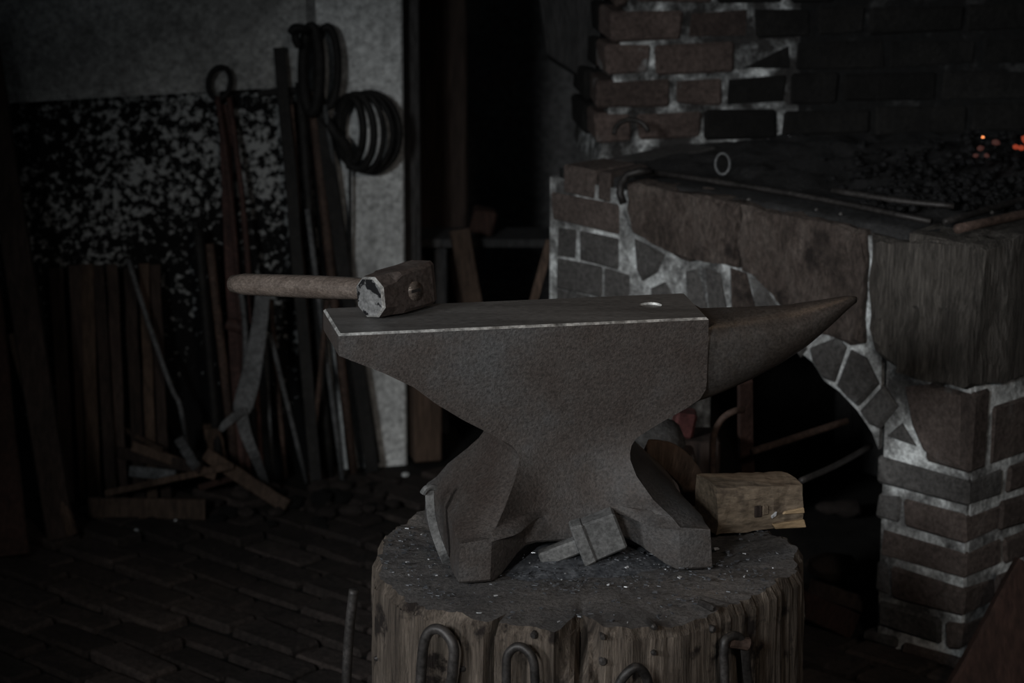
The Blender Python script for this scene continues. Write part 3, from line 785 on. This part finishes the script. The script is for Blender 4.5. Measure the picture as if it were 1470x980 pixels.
# ------------------------------------------------------------------ hardy tool, bolt, wooden block, strap
hb = Uz(848, 812, SZ+.006)
hardy = thing('hardy_tool', 'small grey iron hardy with square shank leaning against the anvil base', 'anvil tool', hb)
ra = math.radians(21); yw = math.radians(4)
X_ = Vector((math.cos(ra)*math.cos(yw), math.cos(ra)*math.sin(yw), math.sin(ra)))
Y_ = Vector((-math.sin(yw), math.cos(yw), 0)); Z_ = X_.cross(Y_)
Y2 = (Y_*math.cos(.30)+Z_*math.sin(-.0)).normalized()
def HD(x, y, z): return hb+X_*x+Y_*y+Z_*z
def hbox(x0, x1, y0, y1, z0, z1, tz=0, bev=.003):
    return hexa(bmesh.new(), [HD(x0, y0, z0), HD(x1, y0, z0+tz), HD(x1, y1, z0+tz), HD(x0, y1, z0), HD(x0, y0, z1), HD(x1, y0, z1-tz), HD(x1, y1, z1-tz), HD(x0, y1, z1)], bev)
mk('blade_block', hbox(.008, .060, .004, .044, .001, .062, .002), M['hardy'], hardy)
mk('collar', hbox(-.008, .012, 0, .048, -.001, .066, .003), M['hardy'], hardy)
mk('shank', hbox(-.066, -.006, .012, .036, .018, .041, 0), M['hardy'], hardy)
bp = Uy(815, 776, 3.795); bp.z = max(bp.z, SZ)
bm = bmesh.new(); b0 = Vector((bp.x, bp.y, SZ+.012)); tube(bm, [b0, b0+Vector((0, 0, .046)), b0+Vector((0, 0, .0465)), b0+Vector((.001, .003, .053))], [.0065, .0065, .0095, .0085], 12)
tag(mk('iron_bolt', bm, M['iron_rust']), 'short upright rusty bolt behind the grey hardy', 'bolt')

bk = Uz(1030, 772, SZ+.004); by = math.radians(20)
BX, BY = Vector((math.cos(by), math.sin(by), 0)), Vector((-math.sin(by), math.cos(by), 0))
block = thing('wooden_block', 'squared brown wooden block lying on the stump beside the anvil base', 'wood block', bk)
def BK(x, y, z): return bk+BX*x+BY*y+Vector((0, 0, z))
LX, LY, LZ = .142, .085, .080
bm = bmesh.new(); rings = []
nx = 14
for k in range(nx+1):
    x = LX*k/nx
    prof = [(0, 0), (0, .25), (0, .5), (0, .75), (0, 1), (.33, 1), (.66, 1), (1, 1), (1, .66), (1, .33), (1, 0), (.66, 0), (.33, 0)]
    ring = []
    for i, (a, b) in enumerate(prof):
        j = .0022*fbm((x*30, a*4, b*4), 1, 3)
        cr = .005 if i in (0, 4, 7, 10) else 0
        dy = cr if a == 0 else -cr if a == 1 else 0
        dz = cr*.6 if b == 0 else -cr*.6 if b == 1 else 0
        sl = -.010*(k/nx)*(b)            # slightly lower at the right
        ring.append(BK(x+(.004*fbm((a*6, b*6, 5), 1, 2) if k in (0, nx) else 0), a*LY+dy+j, b*LZ+dz+j+sl))
    rings.append(ring)
loft(bm, rings); bmesh.ops.triangulate(bm, faces=[f for f in bm.faces if len(f.verts) > 4])
mk('timber', bm, M['blockwood'], block)
mk('splinter', hexa(bmesh.new(), [BK(.095, -.003, .004), BK(.147, -.003, .001), BK(.146, .03, .001), BK(.095, .03, .004), BK(.090, -.004, .012), BK(.143, -.003, .014), BK(.143, .03, .013), BK(.09, .03, .012)], .001), M['blockend'], block)
mk('splinter', hexa(bmesh.new(), [BK(.106, -.0035, .026), BK(.144, -.0025, .024), BK(.144, .02, .024), BK(.106, .02, .026), BK(.110, -.0035, .030), BK(.142, -.003, .033), BK(.142, .02, .033), BK(.11, .02, .03)], .001), M['blockend'], block)
mk('mortise', hexa(bmesh.new(), [BK(.060, -.0030, .026), BK(.072, -.003, .026), BK(.072, .01, .026), BK(.06, .01, .026), BK(.060, -.003, .044), BK(.071, -.003, .044), BK(.071, .01, .044), BK(.060, .01, .044)], .001), M['timber'], block)
mk('peg', hexa(bmesh.new(), [BK(.0725, -.0036, .028), BK(.084, -.0036, .028), BK(.084, .01, .028), BK(.0725, .01, .028), BK(.0725, -.0036, .044), BK(.083, -.0036, .043), BK(.083, .01, .044), BK(.0725, .01, .044)], .002), M['blockwood'], block)
mk('paint_fleck', hexa(bmesh.new(), [BK(.088, -.0045, .022), BK(.095, -.0045, .026), BK(.095, .0, .026), BK(.088, .0, .022), BK(.0875, -.0045, .026), BK(.096, -.0045, .032), BK(.096, .0, .032), BK(.0875, .0, .026)], .0005), M['scale_bright'], block)

sy = 3.83
pts = smooth_path([Uz(641, 806, SZ-.002), Uy(634, 790, sy-.045), Uy(625, 765, sy-.03), Uy(619, 740, sy-.01), Uy(617, 716, sy), Uy(617, 703, sy+.005)], 5)
strap = thing('iron_strap', 'curved iron holding strap driven into the stump at the left foot of the anvil', 'strap', pts[0])
bm = bmesh.new(); tube(bm, pts, 1, flat=(.013, .007)); mk('bar', bm, M['hardy'], strap)
bm = bmesh.new(); tube(bm, smooth_path([Uy(607, 708, sy-.004), Uy(611, 702, sy-.004), Uy(617, 699, sy), Uy(625, 700, sy+.006)], 4), .005, 8); mk('hook_end', bm, M['hardy'], strap)

# staples driven round the stump
def staple(label, pxs, r, off=.024):
    ps = []
    for i, (px, py) in enumerate(pxs):
        p, n = on_stump(px, py, off if 0 < i < len(pxs) else off)
        ps.append(p)
    bm = bmesh.new(); tube(bm, smooth_path(ps, 6), r, 10)
    return tag(mk('iron_staple', bm, M['iron_dark'], smooth=True), label, 'staple', 'iron staples driven round the stump')
staple('tallest bent iron staple on the stump front, left of the split', [(603, 1020), (605, 960), (610, 918), (622, 903), (638, 907), (651, 928), (650, 960), (643, 1020)], .0075)
staple('rounded iron staple on the stump front, just right of the split', [(728, 1020), (727, 965), (729, 940), (742, 928), (757, 934), (767, 956), (768, 1020)], .0065)
staple('low iron staple at the bottom edge of the stump front, near the middle', [(882, 1020), (888, 985), (900, 966), (915, 958), (929, 975), (934, 1020)], .007)
staple('iron staple with a thick cross pin on the right of the stump front', [(1042, 1020), (1040, 960), (1039, 935), (1042, 918), (1056, 912), (1068, 925), (1072, 960), (1078, 1020)], .0065)
p1, n1 = on_stump(1045, 922, .022); p2, n2 = on_stump(1073, 924, .03)
bm = bmesh.new(); tube(bm, [p1, p1.lerp(p2, .5)-n1*.002, p2, p2+Vector((.001, 0, -.002))], [.008, .0085, .010, .007], 10)
tag(mk('iron_pin', bm, M['iron_rust']), 'thick rusty pin set across the right staple of the stump', 'pin')
sL = Uy(500, 845, 3.80)
bm = bmesh.new(); tube(bm, smooth_path([Uy(508, 846, 3.80), Uy(502, 900, 3.80), Uy(498, 960, 3.80), Uy(494, 1080, 3.80)], 6), .0075, 10)
tag(mk('iron_rod', bm, M['iron_dark'], smooth=True), 'straight dark iron rod standing against the left side of the stump', 'rod')
bm = bmesh.new(); yr = 3.86
tube(bm, smooth_path([Uy(1124, 1060, yr), Uy(1123, 960, yr), Uy(1121, 912, yr), Uy(1119, 896, yr), Uy(1126, 890, yr), Uy(1140, 886, yr), Uy(1156, 884, yr)], 6), .0065, 10)
tag(mk('iron_hook', bm, M['iron_dark'], smooth=True), 'bent iron hook sticking out from the right side of the stump', 'hook')

# ------------------------------------------------------------------ tools leaning on the back wall
def rod(name, label, cat, pts, r, m, group=None, n=8, sm=3):
    bm = bmesh.new(); pp = smooth_path(pts, sm) if len(pts) > 2 else [Vector(pts[0]).lerp(Vector(pts[1]), k/4) for k in range(5)]
    tube(bm, pp, r, n)
    return tag(mk(name, bm, m, smooth=True), label, cat, group)
def bar(name, label, cat, p0, p1, wd, th, m, group=None, **k):
    return tag(mk(name, beam(p0, p1, wd, th, **k), m), label, cat, group)
GT = 'iron bars and tools leaning on the back wall'
# tongs with ring
tg = thing('ring_tongs', 'long reddish rusty tongs with an oval ring on top, leaning on the flaked wall', 'tongs', Uz(372, 702), GT)
bm = bmesh.new(); c0 = Wp(315, 119, .03)
rx, rz = (Wp(331, 119, .03)-c0), (Wp(317, 96, .03)-c0)
tube(bm, [c0+rx*math.cos(t)+rz*math.sin(t) for t in [2*math.pi*k/24 for k in range(24)]], .006, 8, close=True)
mk('ring', bm, M['iron_wall'], tg, smooth=True)
for a, b, c in (((312, 138), (336, 330), (358, 690)), ((329, 140), (352, 330), (378, 704))):
    bm = bmesh.new(); tube(bm, smooth_path([Wp(*a, .03), Wp(*b, .09), Uz(*c, .008)], 5), .0065, 8)
    mk('rein', bm, M['iron_red'], tg, smooth=True)
bm = bmesh.new(); p = Wp(345, 470, .15); tube(bm, [p+Vector((-.03, 0, .01)), p+Vector((.035, 0, -.01))], .014, 10)
mk('rivet', bm, M['iron_red'], tg)
# grey fork shaped tongs in front
fk = thing('grey_tongs', 'broad grey forged tongs standing jaws down in front of the leaning bars', 'tongs', Uz(384, 702), GT)
def Wo(px, py, off): return Wp(px, py, off)
bm = bmesh.new(); tube(bm, smooth_path([Wo(379, 405, .20), Wo(372, 470, .21), Wo(360, 540, .22), Wo(346, 592, .23)], 4), [.7, .72, .75, .78, .82, .86, .9, .95, 1, 1.04, 1.06, 1.0, .8], flat=(.042, .012))
mk('rein', bm, M['iron_grey'], fk)
bm = bmesh.new(); tube(bm, smooth_path([Wo(345, 585, .235), Wo(352, 620, .25), Wo(366, 655, .26), Uz(384, 700, .012)], 4), [1.0, 1.1, 1.15, 1.15, 1.1, 1.05, 1, .95, .9, .85, .8, .7, .5], flat=(.024, .010))
mk('jaw', bm, M['iron_grey'], fk)
bm = bmesh.new(); tube(bm, smooth_path([Wo(348, 590, .245), Wo(334, 600, .255), Wo(322, 610, .26), Wo(317, 618, .26)], 4), [1, 1, 1, 1, 1, 1, 1, .95, .9, .85, .8, .7, .6], flat=(.018, .010))
mk('jaw', bm, M['iron_grey'], fk)
bm = bmesh.new(); tube(bm, smooth_path([Wo(345, 412, .19), Wo(352, 470, .20), Wo(352, 530, .21), Wo(348, 588, .225)], 4), .006, 8)
mk('rein', bm, M['iron_grey'], fk, smooth=True)
# flat bar and rods
bar('flat_iron_bar', 'tall flat iron bar whose top stands clear above the black limewash', 'iron bar', Uz(455, 698), Wp(401, 68, .02), .026, .010, M['iron_wall'], GT)
bar('flat_iron_bar', 'brown flat iron bar just right of the tallest bar', 'iron bar', Uz(452, 676), Wp(415, 150, .03), .022, .008, M['iron_rust'], GT)
rod('iron_rod', 'brown iron rod whose foot stands left of the bare plaster strip', 'iron rod', [Uz(507, 678), Wp(447, 132, .03)], .011, M['iron_rust'], GT)
bar('flat_iron_bar', 'broad dark bar slanting down right across the pale plaster strip', 'iron bar', Uz(535, 676), Wp(455, 128, .035), .030, .012, M['iron_wall'], GT)
rod('iron_rod', 'thin grey rod along the right edge of the slanting dark bar', 'iron rod', [Uz(543, 664), Wp(466, 150, .05)], .0055, M['iron_grey'], GT)
rod('iron_rod', 'pale grey iron rod seen between the brown rods above the hammer handle', 'iron rod', [Uz(492, 690), Wp(441, 300, .10)], .006, M['iron_grey'], GT)
rod('iron_rod', 'thin bright rod slanting to the floor right of the grey tongs', 'iron rod', [Uz(440, 692), Wp(388, 480, .16)], .0055, M['iron_grey'], GT)
rod('iron_rod', 'thin grey rod standing directly beside the grey tongs jaw', 'iron rod', [Uz(392, 690), Wp(378, 440, .15)], .0045, M['iron_grey'], GT)
rod('iron_rod', 'thin brown rod between the grey tongs and the slanting bright rod', 'iron rod', [Uz(410, 684), Wp(388, 430, .10)], .006, M['iron_rust'], GT)
rod('iron_rod', 'dark rod leaning left of the coil of hoops', 'iron rod', [Uz(474, 684), Wp(430, 118, .03)], .010, M['iron_wall'], GT)
rod('iron_rod', 'grey rod leaning the other way across the feet of the bars', 'iron rod', [Uz(445, 690), Wp(470, 430, .16)], .006, M['iron_rust'], GT)
rod('iron_rod', 'dark upright rod just left of the ring tongs', 'iron rod', [Uz(318, 700), Wp(284, 330, .08)], .010, M['iron_wall'], GT)
rod('iron_rod', 'rusty upright rod standing behind the ring tongs', 'iron rod', [Uz(340, 690), Wp(300, 350, .06)], .011, M['iron_rust'], GT)
bar('flat_iron_bar', 'reddish flat bar behind the grey tongs', 'iron bar', Uz(345, 690), Wp(322, 150, .02), .026, .008, M['iron_red'], GT)
rod('iron_poker', 'thin grey poker with a bent foot slanting across the wooden strips', 'poker', [Wp(184, 372, .10), Wp(212, 460, .13), Wp(246, 556, .16), Wp(256, 575, .165), Wp(262, 600, .17), Uz(275, 672, .01)], .0055, M['iron_grey'])
# rack rail, coil, loops, wire
rl = thing('tool_rack', 'short dark iron rack rail fixed on the wall above the bars', 'rack', Wp(402, 131, 0))
mk('rail', beam(Wp(372, 134, .015), Wp(436, 128, .015), .014, .014, seg=4), M['iron_wall'], rl)
for x in (380, 430):
    bm = bmesh.new(); tube(bm, [Wp(x, 132, -.01), Wp(x, 132, .02)], .005, 8); mk('bracket', bm, M['iron_wall'], rl)
def loop_pts(cx, cy, ax, ay, off, tilt=0, n=28, dx=0, spread=0):
    out = []
    c = Wp(cx, cy, off); ex = Wp(cx+ax, cy, off)-c; ez = Wp(cx, cy-ay, off)-c
    for k in range(n):
        t = 2*math.pi*k/n
        out.append(c+ex*math.cos(t)+ez*math.sin(t)+WN*(math.sin(t+1)*spread)+WN*tilt*math.cos(t))
    return out
GC = 'iron hoops hanging on the wall'
hoops = [(532, 190, 38, 57, .03, .02, .008, 'outermost iron hoop of the hanging coil on the pale plaster'), (528, 189, 31, 55, .045, .03, .006, 'second iron hoop of the hanging coil, just inside the outermost'),
         (521, 190, 25, 56, .06, .03, .0065, 'middle iron hoop of the hanging coil'), (512, 189, 19, 54, .07, .04, .008, 'narrow iron hoop left of the middle of the hanging coil'), (503, 186, 14, 48, .05, .03, .009, 'leftmost narrow iron hoop of the hanging coil')]
for cx, cy, ax, ay, off, ti, r_, lb in hoops:
    bm = bmesh.new(); tube(bm, loop_pts(cx, cy, ax, ay, off, ti, spread=.006), r_, 8, close=True)
    tag(mk('iron_hoop', bm, M['iron_wall'], smooth=True), lb, 'hoop', GC)
for cx, cy, ax, ay, off, r_, lb in ((470, 96, 14, 58, .04, .009, 'right of two long black iron loops hung above the bars'), (447, 100, 11, 62, .06, .012, 'left of two long black iron loops hung above the bars')):
    bm = bmesh.new(); tube(bm, loop_pts(cx, cy, ax, ay, off, .01), r_, 8, close=True)
    tag(mk('iron_loop', bm, M['iron_wall'], smooth=True), lb, 'iron loop', GC)
pg = thing('wall_hook', 'black iron wall hook that carries the two long loops', 'hook', Wp(440, 46, 0))
bm = bmesh.new(); tube(bm, smooth_path([Wp(446, 50, -.01), Wp(445, 46, .05), Wp(438, 42, .09), Wp(424, 40, .095), Wp(418, 47, .09)], 4), .010, 8); mk('arm', bm, M['iron_wall'], pg, smooth=True)
bm = bmesh.new(); tube(bm, smooth_path([Wp(426, 42, .085), Wp(424, 55, .085), Wp(429, 66, .08)], 4), .009, 8); mk('tip', bm, M['iron_wall'], pg, smooth=True)
bm = bmesh.new(); tube(bm, smooth_path([Wp(445, 150, .03), Wp(468, 172, .04), Wp(480, 190, .05), Wp(497, 210, .05), Wp(504, 240, .04)], 4), [.012]*17, 8)
tag(mk('iron_hook', bm, M['iron_wall'], smooth=True), 'thick curved black iron hook between the long loops and the hoop coil', 'hook', GC)
rod('hanging_wire', 'thin dark wire hanging straight down from the hoop coil', 'wire', [Wp(502, 236, .035), Wp(503, 330, .03), Wp(503, 420, .03), Wp(505, 560, .05)], .0035, M['iron_wall'])

# wooden strips in a row at the left, beams, boards
GS = 'wooden strips leaning in a row on the flaked wall'
for k, x in enumerate((84, 106, 124, 144, 163, 184, 204, 226)):
    mm = (M['timber'], M['timber'], M['timber_mid'], M['timber'])[k % 4]
    t_ = Wp(x+R.uniform(-4, 4), 376+R.uniform(-6, 10)+(k == 7)*6, .05); b_ = Uz(x+14+R.uniform(-4, 4), 722+R.uniform(-8, 6))
    tag(mk('wooden_strip', beam(b_, t_, .026+R.uniform(-.004, .004), .016), mm), ('first', 'second', 'third', 'fourth', 'fifth', 'sixth', 'seventh', 'eighth')[k]+' from the left of the narrow wooden strips leaning on the flaked wall', 'wood strip', GS)
bar('timber_beam', 'long thick dark timber beam leaning at the left edge of the wall', 'beam', Uz(88, 772), Wp(-28, 30, .06), .060, .05, M['timber'])
rod('wooden_pole', 'brown wooden pole leaning in front of the thick timber beam', 'pole', [Uz(104, 768, .012), Wp(18, 480, .20)], .0135, M['timber_mid'])
bar('wooden_board', 'broad reddish brown board standing at the far left edge', 'board', Uz(12, 800), Wp(-26, 420, .15), .085, .03, M['timber_red'])

# pile on the floor
GP = 'pieces of scrap wood and iron piled on the floor'
def pile(name, label, cat, a, b, wd, th, m, za=.03, zb=.03):
    return bar(name, label, cat, Uz(*a, za), Uz(*b, zb), wd, th, m, GP)
pile('scrap_plank', 'flat grey brown plank lying lowest in front of the scrap pile', 'plank', (128, 728), (296, 731), .045, .02, M['timber_mid'], .02, .02)
pile('scrap_plank', 'diagonal brown plank reaching from the scrap pile toward the stump', 'plank', (296, 652), (412, 727), .030, .018, M['timber_mid'], .10, .012)
pile('scrap_stick', 'thin stick sloping up to the right across the scrap pile', 'stick', (150, 708), (335, 668), .014, .012, M['timber_mid'], .05, .09)
pile('scrap_stick', 'brown stick sloping down to the right at the back of the scrap pile', 'stick', (150, 645), (290, 672), .026, .016, M['timber'], .11, .09)
pile('scrap_stick', 'long narrow stick sloping down right over the scrap pile', 'stick', (140, 596), (232, 645), .011, .010, M['timber_mid'], .16, .13)
pile('scrap_stick', 'upper brown stick lying in the middle of the scrap pile', 'stick', (190, 640), (310, 682), .022, .018, M['timber_mid'], .13, .07)
pile('scrap_bar', 'grey flat iron piece lying in the middle of the scrap pile', 'iron scrap', (188, 676), (252, 682), .024, .012, M['iron_grey'], .07, .07)
pile('scrap_bar', 'short pale iron wedge standing up from the scrap pile', 'iron scrap', (258, 632), (280, 668), .022, .014, M['iron_grey'], .13, .10)
pile('scrap_stick', 'reddish stick near the foot of the grey tongs', 'stick', (285, 700), (345, 682), .014, .012, M['timber_red'], .03, .05)
pile('scrap_block', 'upright brown wooden chunk beside the grey tongs jaw', 'wood chunk', (318, 680), (304, 612), .038, .03, M['timber_mid'], .02, .14)
# rubble and dirt heaps near the wall foot
GRB = 'small rubble stones along the wall foot'
rub = []
for k in range(3):
    bm = bmesh.new(); bmesh.ops.create_icosphere(bm, subdivisions=2, radius=1)
    for v in bm.verts: v.co *= 1+.28*noise.noise(v.co*1.4+Vector((k*7, 0, 0)))
    for v in bm.verts: v.co.z *= .6
    me = bpy.data.meshes.new('rubble_stone'); bm.to_mesh(me); bm.free(); me.materials.append((M['brick_floor'], M['dirt'], M['brick_floor'])[k]); rub.append(me)
for k in range(46):
    px, py = R.uniform(300, 600), R.uniform(692, 760)
    if py > 735 and px > 520: continue
    p = Uz(px, py)
    o = bpy.data.objects.new('rubble_stone', R.choice(rub)); s = R.uniform(.008, .026)
    o.scale = (s*1.3, s, s); o.location = (p.x, p.y, s*.4); o.rotation_euler = (0, 0, R.uniform(0, 6)); COL.objects.link(o)
    tag(o, 'small dark rubble stone on the floor near the wall foot', 'stone', GRB)
for px, py, s in ((196, 763, .006), (211, 755, .0045), (252, 748, .004), (318, 735, .004), (582, 684, .010)):
    p = Uz(px, py); bm = bmesh.new(); bmesh.ops.create_icosphere(bm, subdivisions=1, radius=s); 
    for v in bm.verts: v.co *= 1+.3*noise.noise(v.co*200); v.co.z *= .6
    bmesh.ops.translate(bm, verts=bm.verts, vec=p+Vector((0, 0, s*.5)))
    tag(mk('mortar_crumb', bm, M['plaster']), 'small pale crumb of mortar on the floor by the scrap pile', 'crumb', 'pale crumbs on the floor')

# ------------------------------------------------------------------ things in the recess
def to_floor(b, t):
    return b+(b-t)*(b.z/(t.z-b.z))
bar('leaning_board', 'short brown board leaning in the dark recess behind the anvil', 'board', to_floor(Uy(684, 470, 6.0), Uy(659, 330, 6.05)), Uy(659, 330, 6.05), .045, .03, M['timber_mid'])
bar('wooden_stick', 'brown stick leaning against the brick pier of the forge', 'stick', to_floor(Uy(758, 460, 5.45), Uy(790, 345, 5.5)), Uy(790, 345, 5.5), .018, .016, M['timber_mid'])
rp_ = Uy(694, 318, 6.2)
bm = box(.055, .06, .06, .006, Matrix.Translation(rp_) @ Matrix.Rotation(.2, 4, 'Y'), .004)
rb = tag(mk('red_brick', bm, M['timber_red']), 'loose reddish brick on the dark shelf in the recess', 'brick')
bm = box(.42, .14, .02, .003); bmesh.ops.translate(bm, verts=bm.verts, vec=(rp_.x+.04, rp_.y+.02, rp_.z-.042))
sh = thing('recess_shelf', 'dark wooden shelf in the recess carrying a reddish brick', 'shelf', (rp_.x, rp_.y, 0))
mk('board', bm, M['tar'], sh)
for dx in (-.1, .2):
    bm = box(.03, .1, rp_.z-.052, .003); bmesh.ops.translate(bm, verts=bm.verts, vec=(rp_.x+dx, rp_.y+.03, (rp_.z-.052)/2)); mk('leg', bm, M['tar'], sh)

# ------------------------------------------------------------------ things under and before the arch
bm = bmesh.new(); rc = Uy(981, 607, 4.75)
bm = box(.040, .05, .048, .005, Matrix.Translation(rc) @ Matrix.Rotation(.22, 4, 'Y'), .002)
tin = tag(mk('red_tin', bm, M['red']), 'small faded red tin behind the anvil waist', 'tin')
bm = box(.12, .10, .5, .004, Matrix.Translation((rc.x+.005, rc.y+.01, rc.z-.024-.25)))
tag(mk('timber_stand', bm, M['timber']), 'dark square timber stand under the red tin', 'wood stand')
bm = bmesh.new(); tube(bm, smooth_path([Uy(1024, 760, 4.6), Uy(1023, 650, 4.6), Uy(1026, 620, 4.6), Uy(1038, 600, 4.6), Uy(1054, 590, 4.6), Uy(1066, 588, 4.62)], 5), .006, 8)
tag(mk('iron_crook', bm, M['iron_rust'], smooth=True), 'curved iron crook standing in front of the forge arch', 'iron rod')
bar('iron_post', 'dark upright square bar standing under the horn in the arch', 'iron bar', Uz(1074, 858), Uy(1070, 545, 4.75), .026, .02, M['timber_red'])
rod('iron_rod', 'pale iron rod slanting up right inside the dark arch', 'iron rod', [Uy(1080, 648, 4.7), Uy(1130, 632, 4.75), Uy(1216, 604, 4.82)], .007, M['iron_rust'])
rod('iron_rod', 'dark iron rod slanting up right below the pale rod in the arch', 'iron rod', [Uy(1150, 690, 4.6), Uy(1200, 668, 4.7), Uy(1250, 640, 4.80)], .006, M['iron_dark'])
# log and grey stone behind the waist, on a low wooden crate
bm = bmesh.new(); tube(bm, smooth_path([Uy(930, 640, 4.02), Uy(955, 652, 4.04), Uy(975, 668, 4.07), Uy(992, 692, 4.10), Uy(1004, 742, 4.10)], 5), [.010, .012, .014, .016, .018, .020, .021, .022, .022, .022, .022, .021, .021, .021, .02, .02, .02, .02, .02, .02, .02], flat=(2, 1.1))
tag(mk('leather_strap', bm, M['timber_mid'], smooth=True), 'thick curved brown strap bending down behind the anvil foot', 'strap')
pz = Uy(945, 628, 4.5)
bm = bmesh.new(); bmesh.ops.create_icosphere(bm, subdivisions=3, radius=1)
for v in bm.verts:
    v.co *= 1+.2*noise.noise(v.co*1.3); v.co = Vector((v.co.x*.05, v.co.y*.045, v.co.z*.036))+pz
tag(mk('grey_stone', bm, M['brick_grey'], smooth=True), 'rounded grey stone behind the anvil waist', 'stone')
bm = box(.13, .12, pz.z-.03, .005, Matrix.Translation((pz.x, pz.y, (pz.z-.03)/2)))
tag(mk('timber_stand', bm, M['timber']), 'dark timber block carrying the grey stone behind the anvil', 'wood stand')

# scraps on the floor at the right
GQ = 'scraps on the floor by the corner pillar'
bar('scrap_plank', 'reddish plank lying between the stump and the corner pillar', 'plank', Uz(1142, 862, .03), Uz(1225, 898, .02), .05, .02, M['timber_red'], GQ)
bar('scrap_plank', 'narrow dark plank behind the reddish plank right of the stump', 'plank', Uz(1165, 842, .04), Uz(1240, 868, .03), .03, .02, M['timber'], GQ)
for px, py, s, lb in ((1198, 828, .045, 'largest dark grey stone on the floor right of the stump'), (1236, 842, .022, 'small dark stone beside the large stone at the pillar foot'), (1216, 738, .03, 'dark stone lying deep inside the arch opening'), (1190, 735, .022, 'smaller dark stone inside the arch left of the deep one')):
    p = Uz(px, py); o = bpy.data.objects.new('floor_stone', rub[0]); o.scale = (s*1.3, s, s); o.location = (p.x, p.y, s*.5); COL.objects.link(o)
    tag(o, lb, 'stone', GQ)
bar('wooden_board', 'dark reddish board leaning at the lower right corner of the forge', 'board', Uz(1400, 1010, .0), Uy(1500, 825, 4.55), .12, .03, M['timber_red'])

# ------------------------------------------------------------------ on the hearth
rod('iron_poker', 'long thin poker lying along the front rim of the hearth', 'poker', [FC+UL*.80+UR*.02+Vector((0, 0, FZ+.012)), FC+UL*.45+UR*.035+Vector((0, 0, FZ+.014)), FC+UL*.12+UR*.02+Vector((0, 0, FZ+.012))], .0055, M['iron_dark'])
bm = bmesh.new(); c0 = FL(905, 266, .03)
tube(bm, [FL(895+0, 292, .03), FL(890, 278, .03), FL(892, 262, .03), FL(902, 250, .03), FL(918, 246, .02), FL(934, 246, .0)], .008, 8)
tag(mk('iron_hook', bm, M['iron_dark'], smooth=True), 'dark curved iron hook hanging over the far end of the hearth rim', 'hook')
pc = Uz(1037, 254, FZ)
bm = bmesh.new(); cc = pc+Vector((0, 0, .026))
tube(bm, [cc+Vector((math.cos(t)*.014, math.sin(t)*.004, math.sin(t)*.020)) for t in [2*math.pi*k/22 for k in range(22)]], .0026, 8, close=True)
tag(mk('steel_ring', bm, M['iron_grey'], smooth=True), 'small bright steel ring standing on the hearth rim', 'ring')
rod('iron_rod', 'thick iron bar lying along the right rim of the hearth', 'iron rod', [FC+UR*.0+UL*.05+Vector((0, 0, FZ+.012)), FC+UR*.3+UL*.03+Vector((0, 0, FZ+.014)), FC+UR*.7+UL*.02+Vector((0, 0, FZ+.013))], .0085, M['iron_rust'])
rod('iron_rod', 'thin iron bar lying behind the thick bar on the right rim', 'iron rod', [FC+UR*.02+UL*.09+Vector((0, 0, FZ+.016)), FC+UR*.35+UL*.10+Vector((0, 0, FZ+.018)), FC+UR*.7+UL*.07+Vector((0, 0, FZ+.016))], .006, M['iron_dark'])
rod('iron_poker', 'long poker lying across the coal dust in the middle of the hearth', 'poker', [Uz(1195, 273, FZ+.018), Uz(1290, 288, FZ+.018), Uz(1370, 296, FZ+.018)], .006, M['iron_dark'])
bm = bmesh.new(); c = Uz(906, 201, FZ+.03)
tube(bm, [c+Vector((math.cos(t)*.035, math.sin(t)*.012, math.sin(t)*.028+.012)) for t in [math.pi*(.05+.95*k/14) for k in range(15)]], .005, 8)
tag(mk('iron_bow', bm, M['iron_dark'], smooth=True), 'dark iron bow standing at the foot of the chimney hood', 'iron bow')
# coal bed: lumps nobody could count, embers as single things
bm = bmesh.new()
def lump(bm, p, s, seed):
    t = bmesh.new(); bmesh.ops.create_icosphere(t, subdivisions=1, radius=1)
    for v in t.verts:
        v.co *= 1+.35*noise.noise(v.co*1.5+Vector((seed, 0, 0))); v.co = Vector((v.co.x*s, v.co.y*s, v.co.z*s*.75))+p
    join(bm, t)
for k in range(420):
    px, py = R.gauss(1390, 95), R.uniform(205, 300)
    if not 1180 < px < 1560: continue
    p = Uz(px, py, FZ+.01); hgt = .05*math.exp(-((px-1440)/90)**2-((py-222)/28)**2)
    lump(bm, p+Vector((0, 0, hgt*R.random())), R.uniform(.005, .013), k*3.1)
stuff(tag(mk('coal_bed', bm, M['coal']), 'heap of black coal spread over the hearth around the embers', 'coal'))
GE = 'glowing coals in the hearth'
for px, py, s, m, lb in ((1411, 197, .0032, 'ember', 'tiny bright orange glowing coal at the top of the heap'), (1407, 213, .008, 'ember_ash', 'dull pink ashy coal below the bright orange one'), (1430, 204, .009, 'ember_ash', 'dull pink ashy coal right of the bright orange one'), (1416, 223, .006, 'ember_ash', 'lowest dull pink coal of the heap'), (1401, 223, .006, 'ember_ash', 'leftmost dull pink coal of the heap'),
                         (1458, 211, .007, 'ember_red', 'small red glowing coal at the right edge of the heap'), (1473, 200, .012, 'ember_red', 'large red glowing coal cut by the right picture edge'), (1466, 212, .008, 'ember_red', 'red glowing coal beside the large red one')):
    bm = bmesh.new(); lump(bm, Uz(px, py, FZ+.055), s, px); tag(mk('glowing_coal', bm, M[m]), lb, 'coal', GE)
for px, py in ((1075, 286), (1172, 301), (1207, 307), (1390, 262), (1424, 305)):
    p = Uz(px, py, FZ+.012); bm = bmesh.new(); lump(bm, p, .0045, px); tag(mk('ash_crumb', bm, M['brick_grey']), 'tiny pale crumb of ash lying on the hearth', 'crumb', 'pale crumbs on the hearth')
print('objects', len(bpy.data.objects))
